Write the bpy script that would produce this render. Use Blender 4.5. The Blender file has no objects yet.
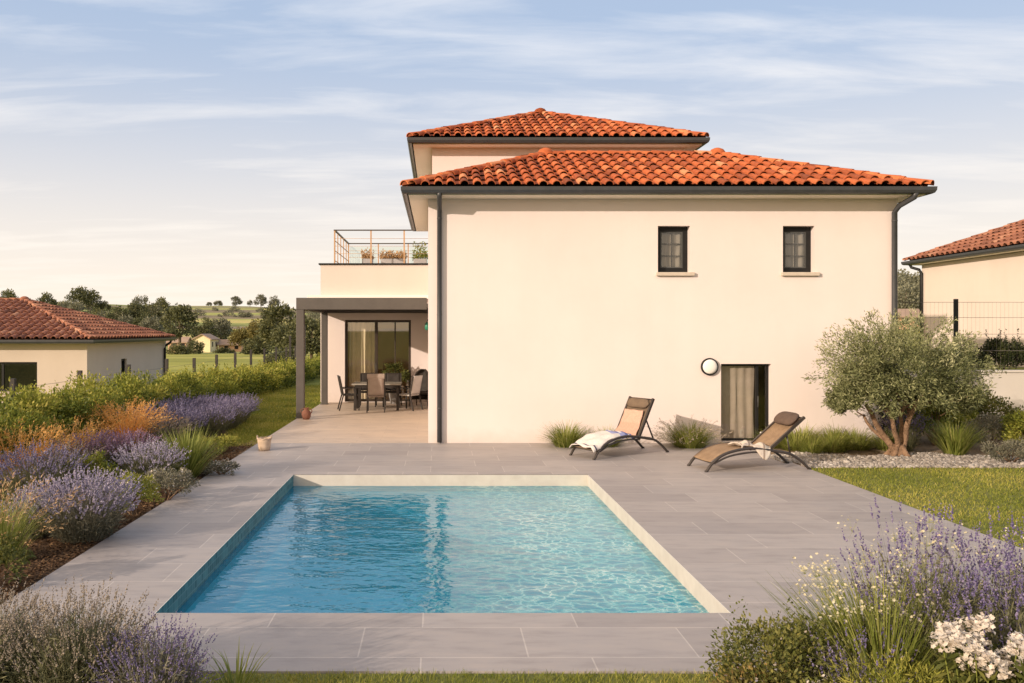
import bpy, math, random
import numpy as np
from mathutils import Vector, Matrix

random.seed(7)
RNG = np.random.default_rng(11)
R = math.radians
scene = bpy.context.scene
COL = scene.collection
F, HC, VX, VY = 850.0, 2.3, 438.0, 330.0      # focal length in px, eye height, vanishing point


def ground_at(px, py):
    """ground point (z = 0) seen at a pixel of the photograph"""
    d = F * HC / (py - VY)
    return ((px - VX) * d / F, d)


# ------------------------------------------------------------------ materials
def new_mat(name):
    m = bpy.data.materials.new(name)
    m.use_nodes = True
    nt = m.node_tree
    return m, nt, nt.nodes['Principled BSDF'], nt.nodes['Material Output']


def nd(nt, typ, **kw):
    n = nt.nodes.new(typ)
    for k, v in kw.items():
        if k.startswith('i_'):
            n.inputs[k[2:].replace('_', ' ')].default_value = v
        else:
            setattr(n, k, v)
    return n


def c4(c):
    return (c[0], c[1], c[2], 1.0)


def ramp(nt, stops, interp='LINEAR'):
    n = nt.nodes.new('ShaderNodeValToRGB')
    cr = n.color_ramp
    cr.interpolation = interp
    while len(cr.elements) < len(stops):
        cr.elements.new(0.5)
    for e, (p, c) in zip(cr.elements, stops):
        e.position = p
        e.color = c4(c)
    return n


def mix_rgb(nt, a, b, fac, blend='MIX'):
    n = nt.nodes.new('ShaderNodeMix')
    n.data_type = 'RGBA'
    n.blend_type = blend
    for sock, v in ((n.inputs[0], fac), (n.inputs[6], a), (n.inputs[7], b)):
        if hasattr(v, 'is_linked'):
            nt.links.new(v, sock)
        elif isinstance(v, (tuple, list)):
            sock.default_value = c4(v)
        else:
            sock.default_value = v
    return n.outputs[2]


def coords(nt, scale=(1, 1, 1), out='Object', rot=(0, 0, 0)):
    tc = nt.nodes.new('ShaderNodeTexCoord')
    mp = nt.nodes.new('ShaderNodeMapping')
    mp.inputs['Scale'].default_value = scale
    mp.inputs['Rotation'].default_value = rot
    nt.links.new(tc.outputs[out], mp.inputs['Vector'])
    return mp.outputs[0]


def noise(nt, vec, scale, detail=4, rough=0.55):
    n = nd(nt, 'ShaderNodeTexNoise')
    n.inputs['Scale'].default_value = scale
    n.inputs['Detail'].default_value = detail
    n.inputs['Roughness'].default_value = rough
    if vec is not None:
        nt.links.new(vec, n.inputs['Vector'])
    return n


def bump(nt, height, strength, dist=0.01, normal=None):
    b = nd(nt, 'ShaderNodeBump')
    b.inputs['Strength'].default_value = strength
    b.inputs['Distance'].default_value = dist
    nt.links.new(height, b.inputs['Height'])
    if normal is not None:
        nt.links.new(normal, b.inputs['Normal'])
    return b.outputs[0]


def mottled(name, c1, c2, scale=3.0, rough=0.7, bscale=60, bstr=0.2, bdist=0.01, metal=0.0, spec=0.5):
    m, nt, p, o = new_mat(name)
    v = coords(nt)
    n = noise(nt, v, scale, 6)
    r = ramp(nt, [(0.3, c1), (0.7, c2)])
    nt.links.new(n.outputs[0], r.inputs[0])
    nt.links.new(r.outputs[0], p.inputs['Base Color'])
    p.inputs['Roughness'].default_value = rough
    p.inputs['Metallic'].default_value = metal
    p.inputs['Specular IOR Level'].default_value = spec
    if bstr:
        n2 = noise(nt, v, bscale, 5)
        nt.links.new(bump(nt, n2.outputs[0], bstr, bdist), p.inputs['Normal'])
    return m


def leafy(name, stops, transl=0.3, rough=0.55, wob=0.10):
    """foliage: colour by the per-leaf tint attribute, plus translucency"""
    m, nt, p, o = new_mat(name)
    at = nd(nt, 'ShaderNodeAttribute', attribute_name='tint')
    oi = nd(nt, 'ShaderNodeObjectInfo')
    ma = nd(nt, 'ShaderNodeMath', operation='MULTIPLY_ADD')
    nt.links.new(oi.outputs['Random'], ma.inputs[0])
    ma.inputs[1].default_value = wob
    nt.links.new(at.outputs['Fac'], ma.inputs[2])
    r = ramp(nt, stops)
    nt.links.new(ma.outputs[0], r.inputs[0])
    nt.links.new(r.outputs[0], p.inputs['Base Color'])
    p.inputs['Roughness'].default_value = rough
    p.inputs['Specular IOR Level'].default_value = 0.25
    t = nd(nt, 'ShaderNodeBsdfTranslucent')
    nt.links.new(r.outputs[0], t.inputs['Color'])
    ms = nd(nt, 'ShaderNodeMixShader')
    ms.inputs[0].default_value = transl
    nt.links.new(p.outputs[0], ms.inputs[1])
    nt.links.new(t.outputs[0], ms.inputs[2])
    nt.links.new(ms.outputs[0], o.inputs['Surface'])
    return m


def make_stucco(name, base, dark):
    m, nt, p, o = new_mat(name)
    v = coords(nt)
    n = noise(nt, v, 0.55, 5, 0.6)
    r = ramp(nt, [(0.25, dark), (0.6, base)])
    nt.links.new(n.outputs[0], r.inputs[0])
    vs = coords(nt, (1.6, 1.6, 0.12))
    ns = noise(nt, vs, 1.4, 4)
    rs = ramp(nt, [(0.35, (0.985, 0.982, 0.978)), (0.62, (1, 1, 1))])
    nt.links.new(ns.outputs[0], rs.inputs[0])
    c = mix_rgb(nt, r.outputs[0], rs.outputs[0], 1.0, 'MULTIPLY')
    # splash-back dirt along the foot of the wall
    g = nd(nt, 'ShaderNodeNewGeometry')
    sx = nd(nt, 'ShaderNodeSeparateXYZ')
    nt.links.new(g.outputs['Position'], sx.inputs[0])
    nf = noise(nt, v, 5, 4)
    ad = nd(nt, 'ShaderNodeMath', operation='MULTIPLY_ADD')
    nt.links.new(nf.outputs[0], ad.inputs[0]); ad.inputs[1].default_value = -0.35
    nt.links.new(sx.outputs[2], ad.inputs[2])
    mr = nd(nt, 'ShaderNodeMapRange')
    nt.links.new(ad.outputs[0], mr.inputs[0])
    mr.inputs[1].default_value = -0.2; mr.inputs[2].default_value = 0.12
    mr.inputs[3].default_value = 0.35; mr.inputs[4].default_value = 0.0
    c = mix_rgb(nt, c, (0.45, 0.39, 0.33), mr.outputs[0])
    nt.links.new(c, p.inputs['Base Color'])
    p.inputs['Roughness'].default_value = 0.92
    p.inputs['Specular IOR Level'].default_value = 0.15
    nb = noise(nt, v, 130, 4, 0.65)
    nb2 = noise(nt, v, 6, 3)
    b1 = bump(nt, nb.outputs[0], 0.25, 0.006)
    nt.links.new(bump(nt, nb2.outputs[0], 0.12, 0.02, b1), p.inputs['Normal'])
    return m


def make_stone(name, c1, c2, grout, bw, rh, off=0.33, joint=0.004, xoff=0.0, yoff=0.0):
    m, nt, p, o = new_mat(name)
    tc = nt.nodes.new('ShaderNodeTexCoord')
    mp = nt.nodes.new('ShaderNodeMapping')
    mp.inputs['Location'].default_value = (xoff, yoff, 0)
    nt.links.new(tc.outputs['Object'], mp.inputs['Vector'])
    b = nd(nt, 'ShaderNodeTexBrick')
    b.offset = off
    b.inputs['Scale'].default_value = 1.0
    b.inputs['Brick Width'].default_value = bw
    b.inputs['Row Height'].default_value = rh
    b.inputs['Mortar Size'].default_value = joint
    b.inputs['Mortar Smooth'].default_value = 0.1
    b.inputs['Bias'].default_value = 0.0
    b.inputs['Color1'].default_value = c4(c1)
    b.inputs['Color2'].default_value = c4(c2)
    b.inputs['Mortar'].default_value = c4(grout)
    nt.links.new(mp.outputs[0], b.inputs['Vector'])
    # cloudy stone veining drawn out along the slab
    mp2 = nt.nodes.new('ShaderNodeMapping')
    mp2.inputs['Scale'].default_value = (1.0, 3.5, 1.0)
    nt.links.new(tc.outputs['Object'], mp2.inputs['Vector'])
    n = noise(nt, mp2.outputs[0], 2.2, 8, 0.62)
    r = ramp(nt, [(0.28, (0.78, 0.77, 0.77)), (0.5, (1, 1, 1)), (0.75, (1.12, 1.09, 1.05))])
    nt.links.new(n.outputs[0], r.inputs[0])
    c = mix_rgb(nt, b.outputs['Color'], r.outputs[0], 0.9, 'MULTIPLY')
    n3 = noise(nt, mp.outputs[0], 0.5, 4)
    r3 = ramp(nt, [(0.3, (0.9, 0.9, 0.92)), (0.7, (1.06, 1.03, 1.0))])
    nt.links.new(n3.outputs[0], r3.inputs[0])
    c = mix_rgb(nt, c, r3.outputs[0], 1.0, 'MULTIPLY')
    nt.links.new(c, p.inputs['Base Color'])
    rr = nd(nt, 'ShaderNodeMapRange')
    nt.links.new(n.outputs[0], rr.inputs[0])
    rr.inputs[3].default_value = 0.48; rr.inputs[4].default_value = 0.7
    nt.links.new(rr.outputs[0], p.inputs['Roughness'])
    p.inputs['Specular IOR Level'].default_value = 0.35
    inv = nd(nt, 'ShaderNodeMath', operation='SUBTRACT'); inv.inputs[0].default_value = 1.0
    nt.links.new(b.outputs['Fac'], inv.inputs[1])
    b1 = bump(nt, inv.outputs[0], 0.4, 0.004)
    n4 = noise(nt, mp.outputs[0], 45, 4)
    nt.links.new(bump(nt, n4.outputs[0], 0.12, 0.006, b1), p.inputs['Normal'])
    return m


def make_tile_mat(name, stops):
    m, nt, p, o = new_mat(name)
    at = nd(nt, 'ShaderNodeAttribute', attribute_name='tint')
    r = ramp(nt, stops)
    nt.links.new(at.outputs['Fac'], r.inputs[0])
    v = coords(nt)
    n = noise(nt, v, 9, 6, 0.65)
    r2 = ramp(nt, [(0.3, (0.7, 0.66, 0.64)), (0.55, (1, 1, 1)), (0.8, (1.12, 1.1, 1.05))])
    nt.links.new(n.outputs[0], r2.inputs[0])
    c = mix_rgb(nt, r.outputs[0], r2.outputs[0], 0.85, 'MULTIPLY')
    nt.links.new(c, p.inputs['Base Color'])
    p.inputs['Roughness'].default_value = 0.82
    p.inputs['Specular IOR Level'].default_value = 0.2
    n2 = noise(nt, v, 70, 4)
    nt.links.new(bump(nt, n2.outputs[0], 0.25, 0.006), p.inputs['Normal'])
    return m


def schlick(nt, f0, normal=None):
    """reflectance that is the same from both sides of a sheet"""
    g = nd(nt, 'ShaderNodeNewGeometry')
    d = nd(nt, 'ShaderNodeVectorMath', operation='DOT_PRODUCT')
    nt.links.new(g.outputs['Incoming'], d.inputs[0])
    nt.links.new(normal if normal is not None else g.outputs['Normal'], d.inputs[1])
    a = nd(nt, 'ShaderNodeMath', operation='ABSOLUTE'); nt.links.new(d.outputs['Value'], a.inputs[0])
    o = nd(nt, 'ShaderNodeMath', operation='SUBTRACT', use_clamp=True); o.inputs[0].default_value = 1.0; nt.links.new(a.outputs[0], o.inputs[1])
    p = nd(nt, 'ShaderNodeMath', operation='POWER'); nt.links.new(o.outputs[0], p.inputs[0]); p.inputs[1].default_value = 5.0
    m = nd(nt, 'ShaderNodeMath', operation='MULTIPLY_ADD', use_clamp=True); nt.links.new(p.outputs[0], m.inputs[0])
    m.inputs[1].default_value = 1 - f0; m.inputs[2].default_value = f0
    return m.outputs[0]


def make_glass(name, tint=(0.8, 0.85, 0.85), ior=1.5, boost=0.0):
    m, nt, p, o = new_mat(name)
    nt.nodes.remove(p)
    tr = nd(nt, 'ShaderNodeBsdfTransparent'); tr.inputs[0].default_value = c4(tint)
    gl = nd(nt, 'ShaderNodeBsdfGlossy'); gl.inputs['Roughness'].default_value = 0.015
    gl.inputs['Color'].default_value = (1, 1, 1, 1)
    ms = nd(nt, 'ShaderNodeMixShader')
    nt.links.new(schlick(nt, 0.04 + boost), ms.inputs[0])
    nt.links.new(tr.outputs[0], ms.inputs[1]); nt.links.new(gl.outputs[0], ms.inputs[2])
    nt.links.new(ms.outputs[0], o.inputs['Surface'])
    return m


def make_water():
    m, nt, p, o = new_mat('pool_water')
    nt.nodes.remove(p)
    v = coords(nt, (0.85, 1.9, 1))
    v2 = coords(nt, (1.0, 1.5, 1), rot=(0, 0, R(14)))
    # wandering web of bright lines: rippled light painted into the water colour
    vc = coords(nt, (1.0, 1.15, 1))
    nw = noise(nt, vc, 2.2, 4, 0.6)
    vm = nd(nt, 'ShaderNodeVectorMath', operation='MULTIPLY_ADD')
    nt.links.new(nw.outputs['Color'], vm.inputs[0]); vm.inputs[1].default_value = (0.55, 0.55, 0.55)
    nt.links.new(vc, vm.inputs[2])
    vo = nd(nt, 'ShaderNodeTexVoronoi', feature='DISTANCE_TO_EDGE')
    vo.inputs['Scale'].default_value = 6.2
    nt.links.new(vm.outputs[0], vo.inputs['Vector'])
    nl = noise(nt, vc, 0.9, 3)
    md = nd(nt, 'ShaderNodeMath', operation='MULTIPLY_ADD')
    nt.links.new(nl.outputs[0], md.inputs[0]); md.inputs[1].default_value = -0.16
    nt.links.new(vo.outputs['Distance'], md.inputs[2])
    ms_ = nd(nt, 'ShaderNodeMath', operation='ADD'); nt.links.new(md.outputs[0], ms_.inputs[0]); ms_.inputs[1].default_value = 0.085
    # the painted web is faded out on the side meant to look shaded
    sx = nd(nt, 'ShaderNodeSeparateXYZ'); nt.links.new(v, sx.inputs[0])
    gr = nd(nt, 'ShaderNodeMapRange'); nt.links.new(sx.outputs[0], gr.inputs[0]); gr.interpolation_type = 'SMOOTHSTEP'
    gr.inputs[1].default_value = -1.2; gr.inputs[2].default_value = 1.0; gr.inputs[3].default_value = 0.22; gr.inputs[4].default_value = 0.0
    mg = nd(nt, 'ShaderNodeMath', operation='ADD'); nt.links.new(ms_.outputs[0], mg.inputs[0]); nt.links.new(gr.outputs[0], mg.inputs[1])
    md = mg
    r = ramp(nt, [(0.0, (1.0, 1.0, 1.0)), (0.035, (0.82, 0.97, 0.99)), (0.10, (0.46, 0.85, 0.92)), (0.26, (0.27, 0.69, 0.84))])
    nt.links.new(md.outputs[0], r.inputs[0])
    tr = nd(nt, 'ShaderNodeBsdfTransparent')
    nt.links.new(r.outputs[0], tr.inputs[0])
    # diffuse colour standing in for scattered light, with the bright web painted in
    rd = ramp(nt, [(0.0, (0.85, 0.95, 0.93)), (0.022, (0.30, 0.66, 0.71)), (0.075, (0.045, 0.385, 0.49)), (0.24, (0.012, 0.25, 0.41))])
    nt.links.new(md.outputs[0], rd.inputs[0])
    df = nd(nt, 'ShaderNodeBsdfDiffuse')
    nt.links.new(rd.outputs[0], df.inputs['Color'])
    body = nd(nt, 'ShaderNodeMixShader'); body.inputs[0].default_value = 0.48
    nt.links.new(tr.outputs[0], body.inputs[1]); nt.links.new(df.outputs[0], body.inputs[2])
    gl = nd(nt, 'ShaderNodeBsdfGlossy'); gl.inputs['Roughness'].default_value = 0.0
    gl.inputs['Color'].default_value = (0.82, 0.86, 0.90, 1)
    n1 = noise(nt, v2, 1.5, 2, 0.45)
    n2 = noise(nt, v2, 5.5, 2, 0.5)
    b1 = bump(nt, n1.outputs[0], 0.36, 0.07)
    b2 = bump(nt, n2.outputs[0], 0.55, 0.018, b1)
    nt.links.new(b2, gl.inputs['Normal'])
    ms = nd(nt, 'ShaderNodeMixShader')
    nt.links.new(schlick(nt, 0.05, b2), ms.inputs[0])
    nt.links.new(body.outputs[0], ms.inputs[1]); nt.links.new(gl.outputs[0], ms.inputs[2])
    nt.links.new(ms.outputs[0], o.inputs['Surface'])
    return m


def make_mosaic(name, c1, c2, grout, size=0.05):
    m, nt, p, o = new_mat(name)
    tc = nt.nodes.new('ShaderNodeTexCoord')
    mp = nt.nodes.new('ShaderNodeMapping')
    nt.links.new(tc.outputs['UV'], mp.inputs['Vector'])
    b = nd(nt, 'ShaderNodeTexBrick'); b.offset = 0.0
    b.inputs['Scale'].default_value = 1.0
    b.inputs['Brick Width'].default_value = size; b.inputs['Row Height'].default_value = size
    b.inputs['Mortar Size'].default_value = size * 0.05
    b.inputs['Color1'].default_value = c4(c1); b.inputs['Color2'].default_value = c4(c2)
    b.inputs['Mortar'].default_value = c4(grout)
    nt.links.new(mp.outputs[0], b.inputs['Vector'])
    n = noise(nt, mp.outputs[0], 1.2, 3)
    r = ramp(nt, [(0.3, (0.85, 0.9, 0.9)), (0.7, (1.1, 1.05, 1.05))])
    nt.links.new(n.outputs[0], r.inputs[0])
    nt.links.new(mix_rgb(nt, b.outputs['Color'], r.outputs[0], 1.0, 'MULTIPLY'), p.inputs['Base Color'])
    p.inputs['Roughness'].default_value = 0.5
    p.inputs['Specular IOR Level'].default_value = 0.12
    return m


def make_ground():
    """meadow near the house, a patchwork of fields beyond"""
    m, nt, p, o = new_mat('meadow')
    g = nd(nt, 'ShaderNodeNewGeometry')
    sx = nd(nt, 'ShaderNodeSeparateXYZ')
    nt.links.new(g.outputs['Position'], sx.inputs[0])
    v = coords(nt)
    n = noise(nt, v, 1.4, 8, 0.65)
    near = ramp(nt, [(0.3, (0.08, 0.105, 0.022)), (0.5, (0.15, 0.17, 0.035)), (0.72, (0.24, 0.235, 0.06))])
    nt.links.new(n.outputs[0], near.inputs[0])
    # mid meadow
    vm = coords(nt, (0.02, 0.09, 1))
    nm = noise(nt, vm, 1.5, 7, 0.6)
    mid = ramp(nt, [(0.3, (0.19, 0.20, 0.05)), (0.5, (0.33, 0.33, 0.08)), (0.7, (0.46, 0.41, 0.13))])
    nt.links.new(nm.outputs[0], mid.inputs[0])
    # far fields
    vf = coords(nt, (0.004, 0.022, 1), rot=(0, 0, R(6)))
    vo = nd(nt, 'ShaderNodeTexVoronoi'); vo.inputs['Scale'].default_value = 1.0
    nt.links.new(vf, vo.inputs['Vector'])
    sc = nd(nt, 'ShaderNodeSeparateColor')
    nt.links.new(vo.outputs['Color'], sc.inputs[0])
    far = ramp(nt, [(0.0, (0.22, 0.25, 0.09)), (0.22, (0.40, 0.40, 0.13)), (0.42, (0.27, 0.22, 0.15)), (0.58, (0.54, 0.46, 0.18)),
                    (0.78, (0.28, 0.30, 0.11)), (0.9, (0.40, 0.32, 0.20))], 'CONSTANT')
    nt.links.new(sc.outputs[0], far.inputs[0])
    nf = noise(nt, vm, 6, 6)
    rf = ramp(nt, [(0.3, (0.75, 0.75, 0.75)), (0.7, (1.15, 1.15, 1.1))])
    nt.links.new(nf.outputs[0], rf.inputs[0])
    farc = mix_rgb(nt, far.outputs[0], rf.outputs[0], 1.0, 'MULTIPLY')
    m1 = nd(nt, 'ShaderNodeMapRange'); nt.links.new(sx.outputs[1], m1.inputs[0])
    m1.inputs[1].default_value = 30; m1.inputs[2].default_value = 55
    m2 = nd(nt, 'ShaderNodeMapRange'); nt.links.new(sx.outputs[1], m2.inputs[0])
    m2.inputs[1].default_value = 150; m2.inputs[2].default_value = 160
    c = mix_rgb(nt, near.outputs[0], mid.outputs[0], m1.outputs[0])
    c = mix_rgb(nt, c, farc, m2.outputs[0])
    nt.links.new(c, p.inputs['Base Color'])
    p.inputs['Roughness'].default_value = 0.95
    p.inputs['Specular IOR Level'].default_value = 0.1
    nb = noise(nt, v, 14, 5)
    nt.links.new(bump(nt, nb.outputs[0], 0.6, 0.03), p.inputs['Normal'])
    return m


def make_weave(name, c1, c2, scale=90, rough=0.8):
    m, nt, p, o = new_mat(name)
    v = coords(nt)
    w1 = nd(nt, 'ShaderNodeTexWave'); w1.inputs['Scale'].default_value = scale; w1.bands_direction = 'X'
    w2 = nd(nt, 'ShaderNodeTexWave'); w2.inputs['Scale'].default_value = scale; w2.bands_direction = 'Z'
    nt.links.new(v, w1.inputs['Vector']); nt.links.new(v, w2.inputs['Vector'])
    ml = nd(nt, 'ShaderNodeMath', operation='MULTIPLY')
    nt.links.new(w1.outputs['Fac'], ml.inputs[0]); nt.links.new(w2.outputs['Fac'], ml.inputs[1])
    n = noise(nt, v, 7, 5)
    ad = nd(nt, 'ShaderNodeMath', operation='MULTIPLY_ADD')
    nt.links.new(ml.outputs[0], ad.inputs[0]); ad.inputs[1].default_value = 0.4
    nt.links.new(n.outputs[0], ad.inputs[2])
    r = ramp(nt, [(0.3, c1), (0.8, c2)])
    nt.links.new(ad.outputs[0], r.inputs[0])
    nt.links.new(r.outputs[0], p.inputs['Base Color'])
    p.inputs['Roughness'].default_value = rough
    p.inputs['Specular IOR Level'].default_value = 0.2
    nt.links.new(bump(nt, ml.outputs[0], 0.3, 0.003), p.inputs['Normal'])
    return m


def make_towel(name, ground, stripe, fold=None, scale=5.5):
    m, nt, p, o = new_mat(name)
    tc = nt.nodes.new('ShaderNodeTexCoord')
    sp = nd(nt, 'ShaderNodeSeparateXYZ')
    nt.links.new(tc.outputs['UV'], sp.inputs[0])
    r = ramp(nt, stripe, 'CONSTANT')
    nt.links.new(sp.outputs[0], r.inputs[0])
    n = noise(nt, coords(nt), 30, 4)
    r2 = ramp(nt, [(0.3, (0.86, 0.86, 0.86)), (0.7, (1.05, 1.05, 1.05))])
    nt.links.new(n.outputs[0], r2.inputs[0])
    nt.links.new(mix_rgb(nt, r.outputs[0], r2.outputs[0], 1, 'MULTIPLY'), p.inputs['Base Color'])
    p.inputs['Roughness'].default_value = 0.95
    p.inputs['Specular IOR Level'].default_value = 0.1
    nb = noise(nt, coords(nt), 160, 3)
    nt.links.new(bump(nt, nb.outputs[0], 0.4, 0.004), p.inputs['Normal'])
    return m


M = {}
M['stucco'] = make_stucco('cream_stucco', (0.748, 0.664, 0.646), (0.712, 0.624, 0.604))
M['stucco_parapet'] = make_stucco('parapet_stucco', (0.655, 0.575, 0.535), (0.63, 0.55, 0.51))
M['stucco_left'] = make_stucco('beige_stucco', (0.58, 0.495, 0.425), (0.53, 0.45, 0.385))
M['stucco_right'] = make_stucco('warm_stucco', (0.69, 0.595, 0.53), (0.65, 0.555, 0.49))
M['soffit'] = mottled('soffit_paint', (0.86, 0.78, 0.66), (0.88, 0.80, 0.69), 2, 0.8, 40, 0.05)
M['anthracite'] = mottled('anthracite_metal', (0.040, 0.042, 0.048), (0.055, 0.056, 0.062), 6, 0.42, 150, 0.04, 0.002)
M['pergola'] = mottled('pergola_metal', (0.075, 0.066, 0.062), (0.09, 0.08, 0.074), 4, 0.5, 120, 0.05, 0.002)
M['black_frame'] = mottled('dark_frame', (0.009, 0.009, 0.010), (0.016, 0.0155, 0.016), 6, 0.5, 120, 0.04, 0.002, spec=0.25)
M['bronze_frame'] = mottled('bronze_frame', (0.03, 0.019, 0.014), (0.045, 0.03, 0.02), 6, 0.4, 120, 0.04, 0.002)
M['muntin'] = mottled('grey_muntin', (0.06, 0.06, 0.06), (0.09, 0.09, 0.088), 8, 0.5, 90, 0.03)
M['sill'] = mottled('sill_stone', (0.50, 0.42, 0.35), (0.58, 0.50, 0.42), 9, 0.75, 80, 0.2)
M['tile_main'] = make_tile_mat('terracotta_tiles', [(0.0, (0.20, 0.06, 0.03)), (0.3, (0.36, 0.095, 0.038)), (0.6, (0.52, 0.14, 0.05)), (0.85, (0.62, 0.21, 0.085)), (1.0, (0.64, 0.32, 0.17))])
M['tile_left'] = make_tile_mat('weathered_tiles', [(0.0, (0.17, 0.075, 0.05)), (0.4, (0.29, 0.12, 0.075)), (0.75, (0.40, 0.175, 0.105)), (1.0, (0.50, 0.27, 0.17))])
M['under'] = mottled('roof_underlay', (0.06, 0.026, 0.016), (0.09, 0.035, 0.02), 5, 0.95, 30, 0.1)
M['stone'] = make_stone('grey_stone_paving', (0.392, 0.362, 0.354), (0.328, 0.302, 0.298), (0.49, 0.455, 0.435), 1.2, 0.6, 0.37, 0.006, 0.12, 0.03)
M['stone_light'] = make_stone('terrace_paving', (0.54, 0.455, 0.38), (0.50, 0.42, 0.355), (0.42, 0.355, 0.30), 1.2, 0.3, 0.4, 0.004)
M['glass'] = make_glass('window_glass', (0.88, 0.86, 0.83), 1.5, 0.05)
M['door_glass'] = make_glass('door_glass', (0.96, 0.91, 0.80), 1.5, 0.12)
M['clear_glass'] = make_glass('balustrade_glass', (0.9, 0.94, 0.92), 1.5, 0.03)
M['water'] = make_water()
M['mosaic'] = make_mosaic('aqua_mosaic', (0.50, 0.82, 0.86), (0.44, 0.78, 0.84), (0.62, 0.84, 0.86))
M['mosaic_dark'] = make_mosaic('teal_mosaic', (0.09, 0.25, 0.27), (0.035, 0.135, 0.16), (0.16, 0.30, 0.32), 0.075)
M['cream_band'] = mottled('cream_coping', (0.50, 0.465, 0.42), (0.58, 0.545, 0.495), 5, 0.7, 50, 0.15)
M['ground'] = make_ground()
M['soil'] = mottled('mulch', (0.055, 0.030, 0.017), (0.17, 0.095, 0.05), 28, 0.97, 55, 1.0, 0.05)
M['sand'] = mottled('sandy_soil', (0.20, 0.14, 0.085), (0.33, 0.24, 0.15), 20, 0.97, 60, 0.8, 0.03)
M['lawn_soil'] = mottled('lawn_base', (0.10, 0.12, 0.024), (0.21, 0.21, 0.05), 6, 0.97, 50, 0.8, 0.03)
M['curtain'] = mottled('taupe_curtain', (0.36, 0.315, 0.275), (0.43, 0.38, 0.335), 6, 0.9, 200, 0.2, 0.003)
M['curtain_white'] = mottled('white_curtain', (0.72, 0.68, 0.60), (0.8, 0.75, 0.66), 6, 0.9, 200, 0.2, 0.003)
M['curtain_grey'] = mottled('grey_net', (0.20, 0.19, 0.17), (0.25, 0.235, 0.21), 6, 0.9, 200, 0.2, 0.003)
M['room'] = mottled('room_plaster', (0.70, 0.52, 0.28), (0.76, 0.58, 0.33), 2, 0.9, 30, 0.05)
M['white_plastic'] = mottled('opal_plastic', (0.80, 0.78, 0.75), (0.84, 0.82, 0.79), 3, 0.35, 60, 0.02)
M['wood'] = mottled('copper_wood', (0.40, 0.24, 0.125), (0.50, 0.31, 0.17), 14, 0.5, 60, 0.15)
M['planter'] = mottled('grey_planter', (0.30, 0.29, 0.30), (0.36, 0.35, 0.35), 5, 0.8, 80, 0.1)
M['sling'] = make_weave('tan_sling', (0.20, 0.135, 0.085), (0.31, 0.215, 0.14), 60)
M['sling_dark'] = make_weave('brown_sling', (0.115, 0.082, 0.060), (0.18, 0.13, 0.09), 60)
M['pillow'] = make_weave('dark_headrest', (0.075, 0.052, 0.042), (0.13, 0.09, 0.07), 70)
M['lounger_metal'] = mottled('lounger_frame', (0.030, 0.024, 0.022), (0.05, 0.04, 0.036), 5, 0.35, 90, 0.03)
M['wicker'] = make_weave('black_wicker', (0.012, 0.010, 0.009), (0.045, 0.036, 0.03), 45, 0.6)
M['chair_dark'] = make_weave('charcoal_weave', (0.022, 0.018, 0.016), (0.05, 0.042, 0.038), 60, 0.6)
M['chair_fabric'] = make_weave('taupe_fabric', (0.26, 0.205, 0.18), (0.35, 0.285, 0.25), 60)
M['cushion'] = make_weave('pale_cushion', (0.42, 0.39, 0.38), (0.52, 0.49, 0.47), 60)
M['table'] = mottled('table_slab', (0.26, 0.24, 0.21), (0.33, 0.30, 0.26), 6, 0.5, 60, 0.08)
M['terracotta'] = mottled('terracotta_pot', (0.13, 0.052, 0.034), (0.22, 0.09, 0.055), 8, 0.85, 40, 0.3)
M['basket'] = make_weave('pale_basket', (0.38, 0.28, 0.20), (0.62, 0.49, 0.38), 40)
M['teal'] = mottled('teal_enamel', (0.03, 0.33, 0.40), (0.05, 0.42, 0.48), 4, 0.4, 60, 0.05)
M['teal_lamp'] = mottled('green_lantern', (0.015, 0.16, 0.11), (0.03, 0.25, 0.16), 4, 0.4, 60, 0.05)
M['post'] = mottled('dark_post', (0.022, 0.018, 0.017), (0.042, 0.034, 0.03), 7, 0.7, 60, 0.2)
M['wire'] = mottled('fence_wire', (0.10, 0.09, 0.08), (0.15, 0.13, 0.12), 4, 0.5, 20, 0.0)
M['bark'] = mottled('olive_bark', (0.16, 0.095, 0.055), (0.36, 0.225, 0.14), 9, 0.95, 28, 1.0, 0.05)
M['bark_far'] = mottled('tree_bark', (0.10, 0.075, 0.05), (0.18, 0.13, 0.09), 4, 0.95, 9, 0.5, 0.05)
M['retain'] = make_stucco('grey_render', (0.60, 0.56, 0.52), (0.52, 0.48, 0.45))
M['pebble'] = leafy('pebbles', [(0.0, (0.13, 0.115, 0.10)), (0.5, (0.28, 0.25, 0.225)), (1.0, (0.50, 0.46, 0.42))], 0.0, 0.8)
M['chips'] = leafy('bark_chips', [(0.0, (0.03, 0.017, 0.01)), (0.6, (0.13, 0.07, 0.036)), (1.0, (0.26, 0.16, 0.085))], 0.0, 0.95)
M['farm_wall'] = mottled('farm_wall', (0.75, 0.64, 0.40), (0.8, 0.69, 0.45), 1, 0.9, 3, 0.1)
M['farm_pink'] = mottled('farm_pink_wall', (0.58, 0.36, 0.24), (0.66, 0.42, 0.29), 1, 0.9, 3, 0.1)
M['farm_roof'] = mottled('farm_roof', (0.30, 0.21, 0.16), (0.38, 0.27, 0.2), 1, 0.9, 3, 0.1)
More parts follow.
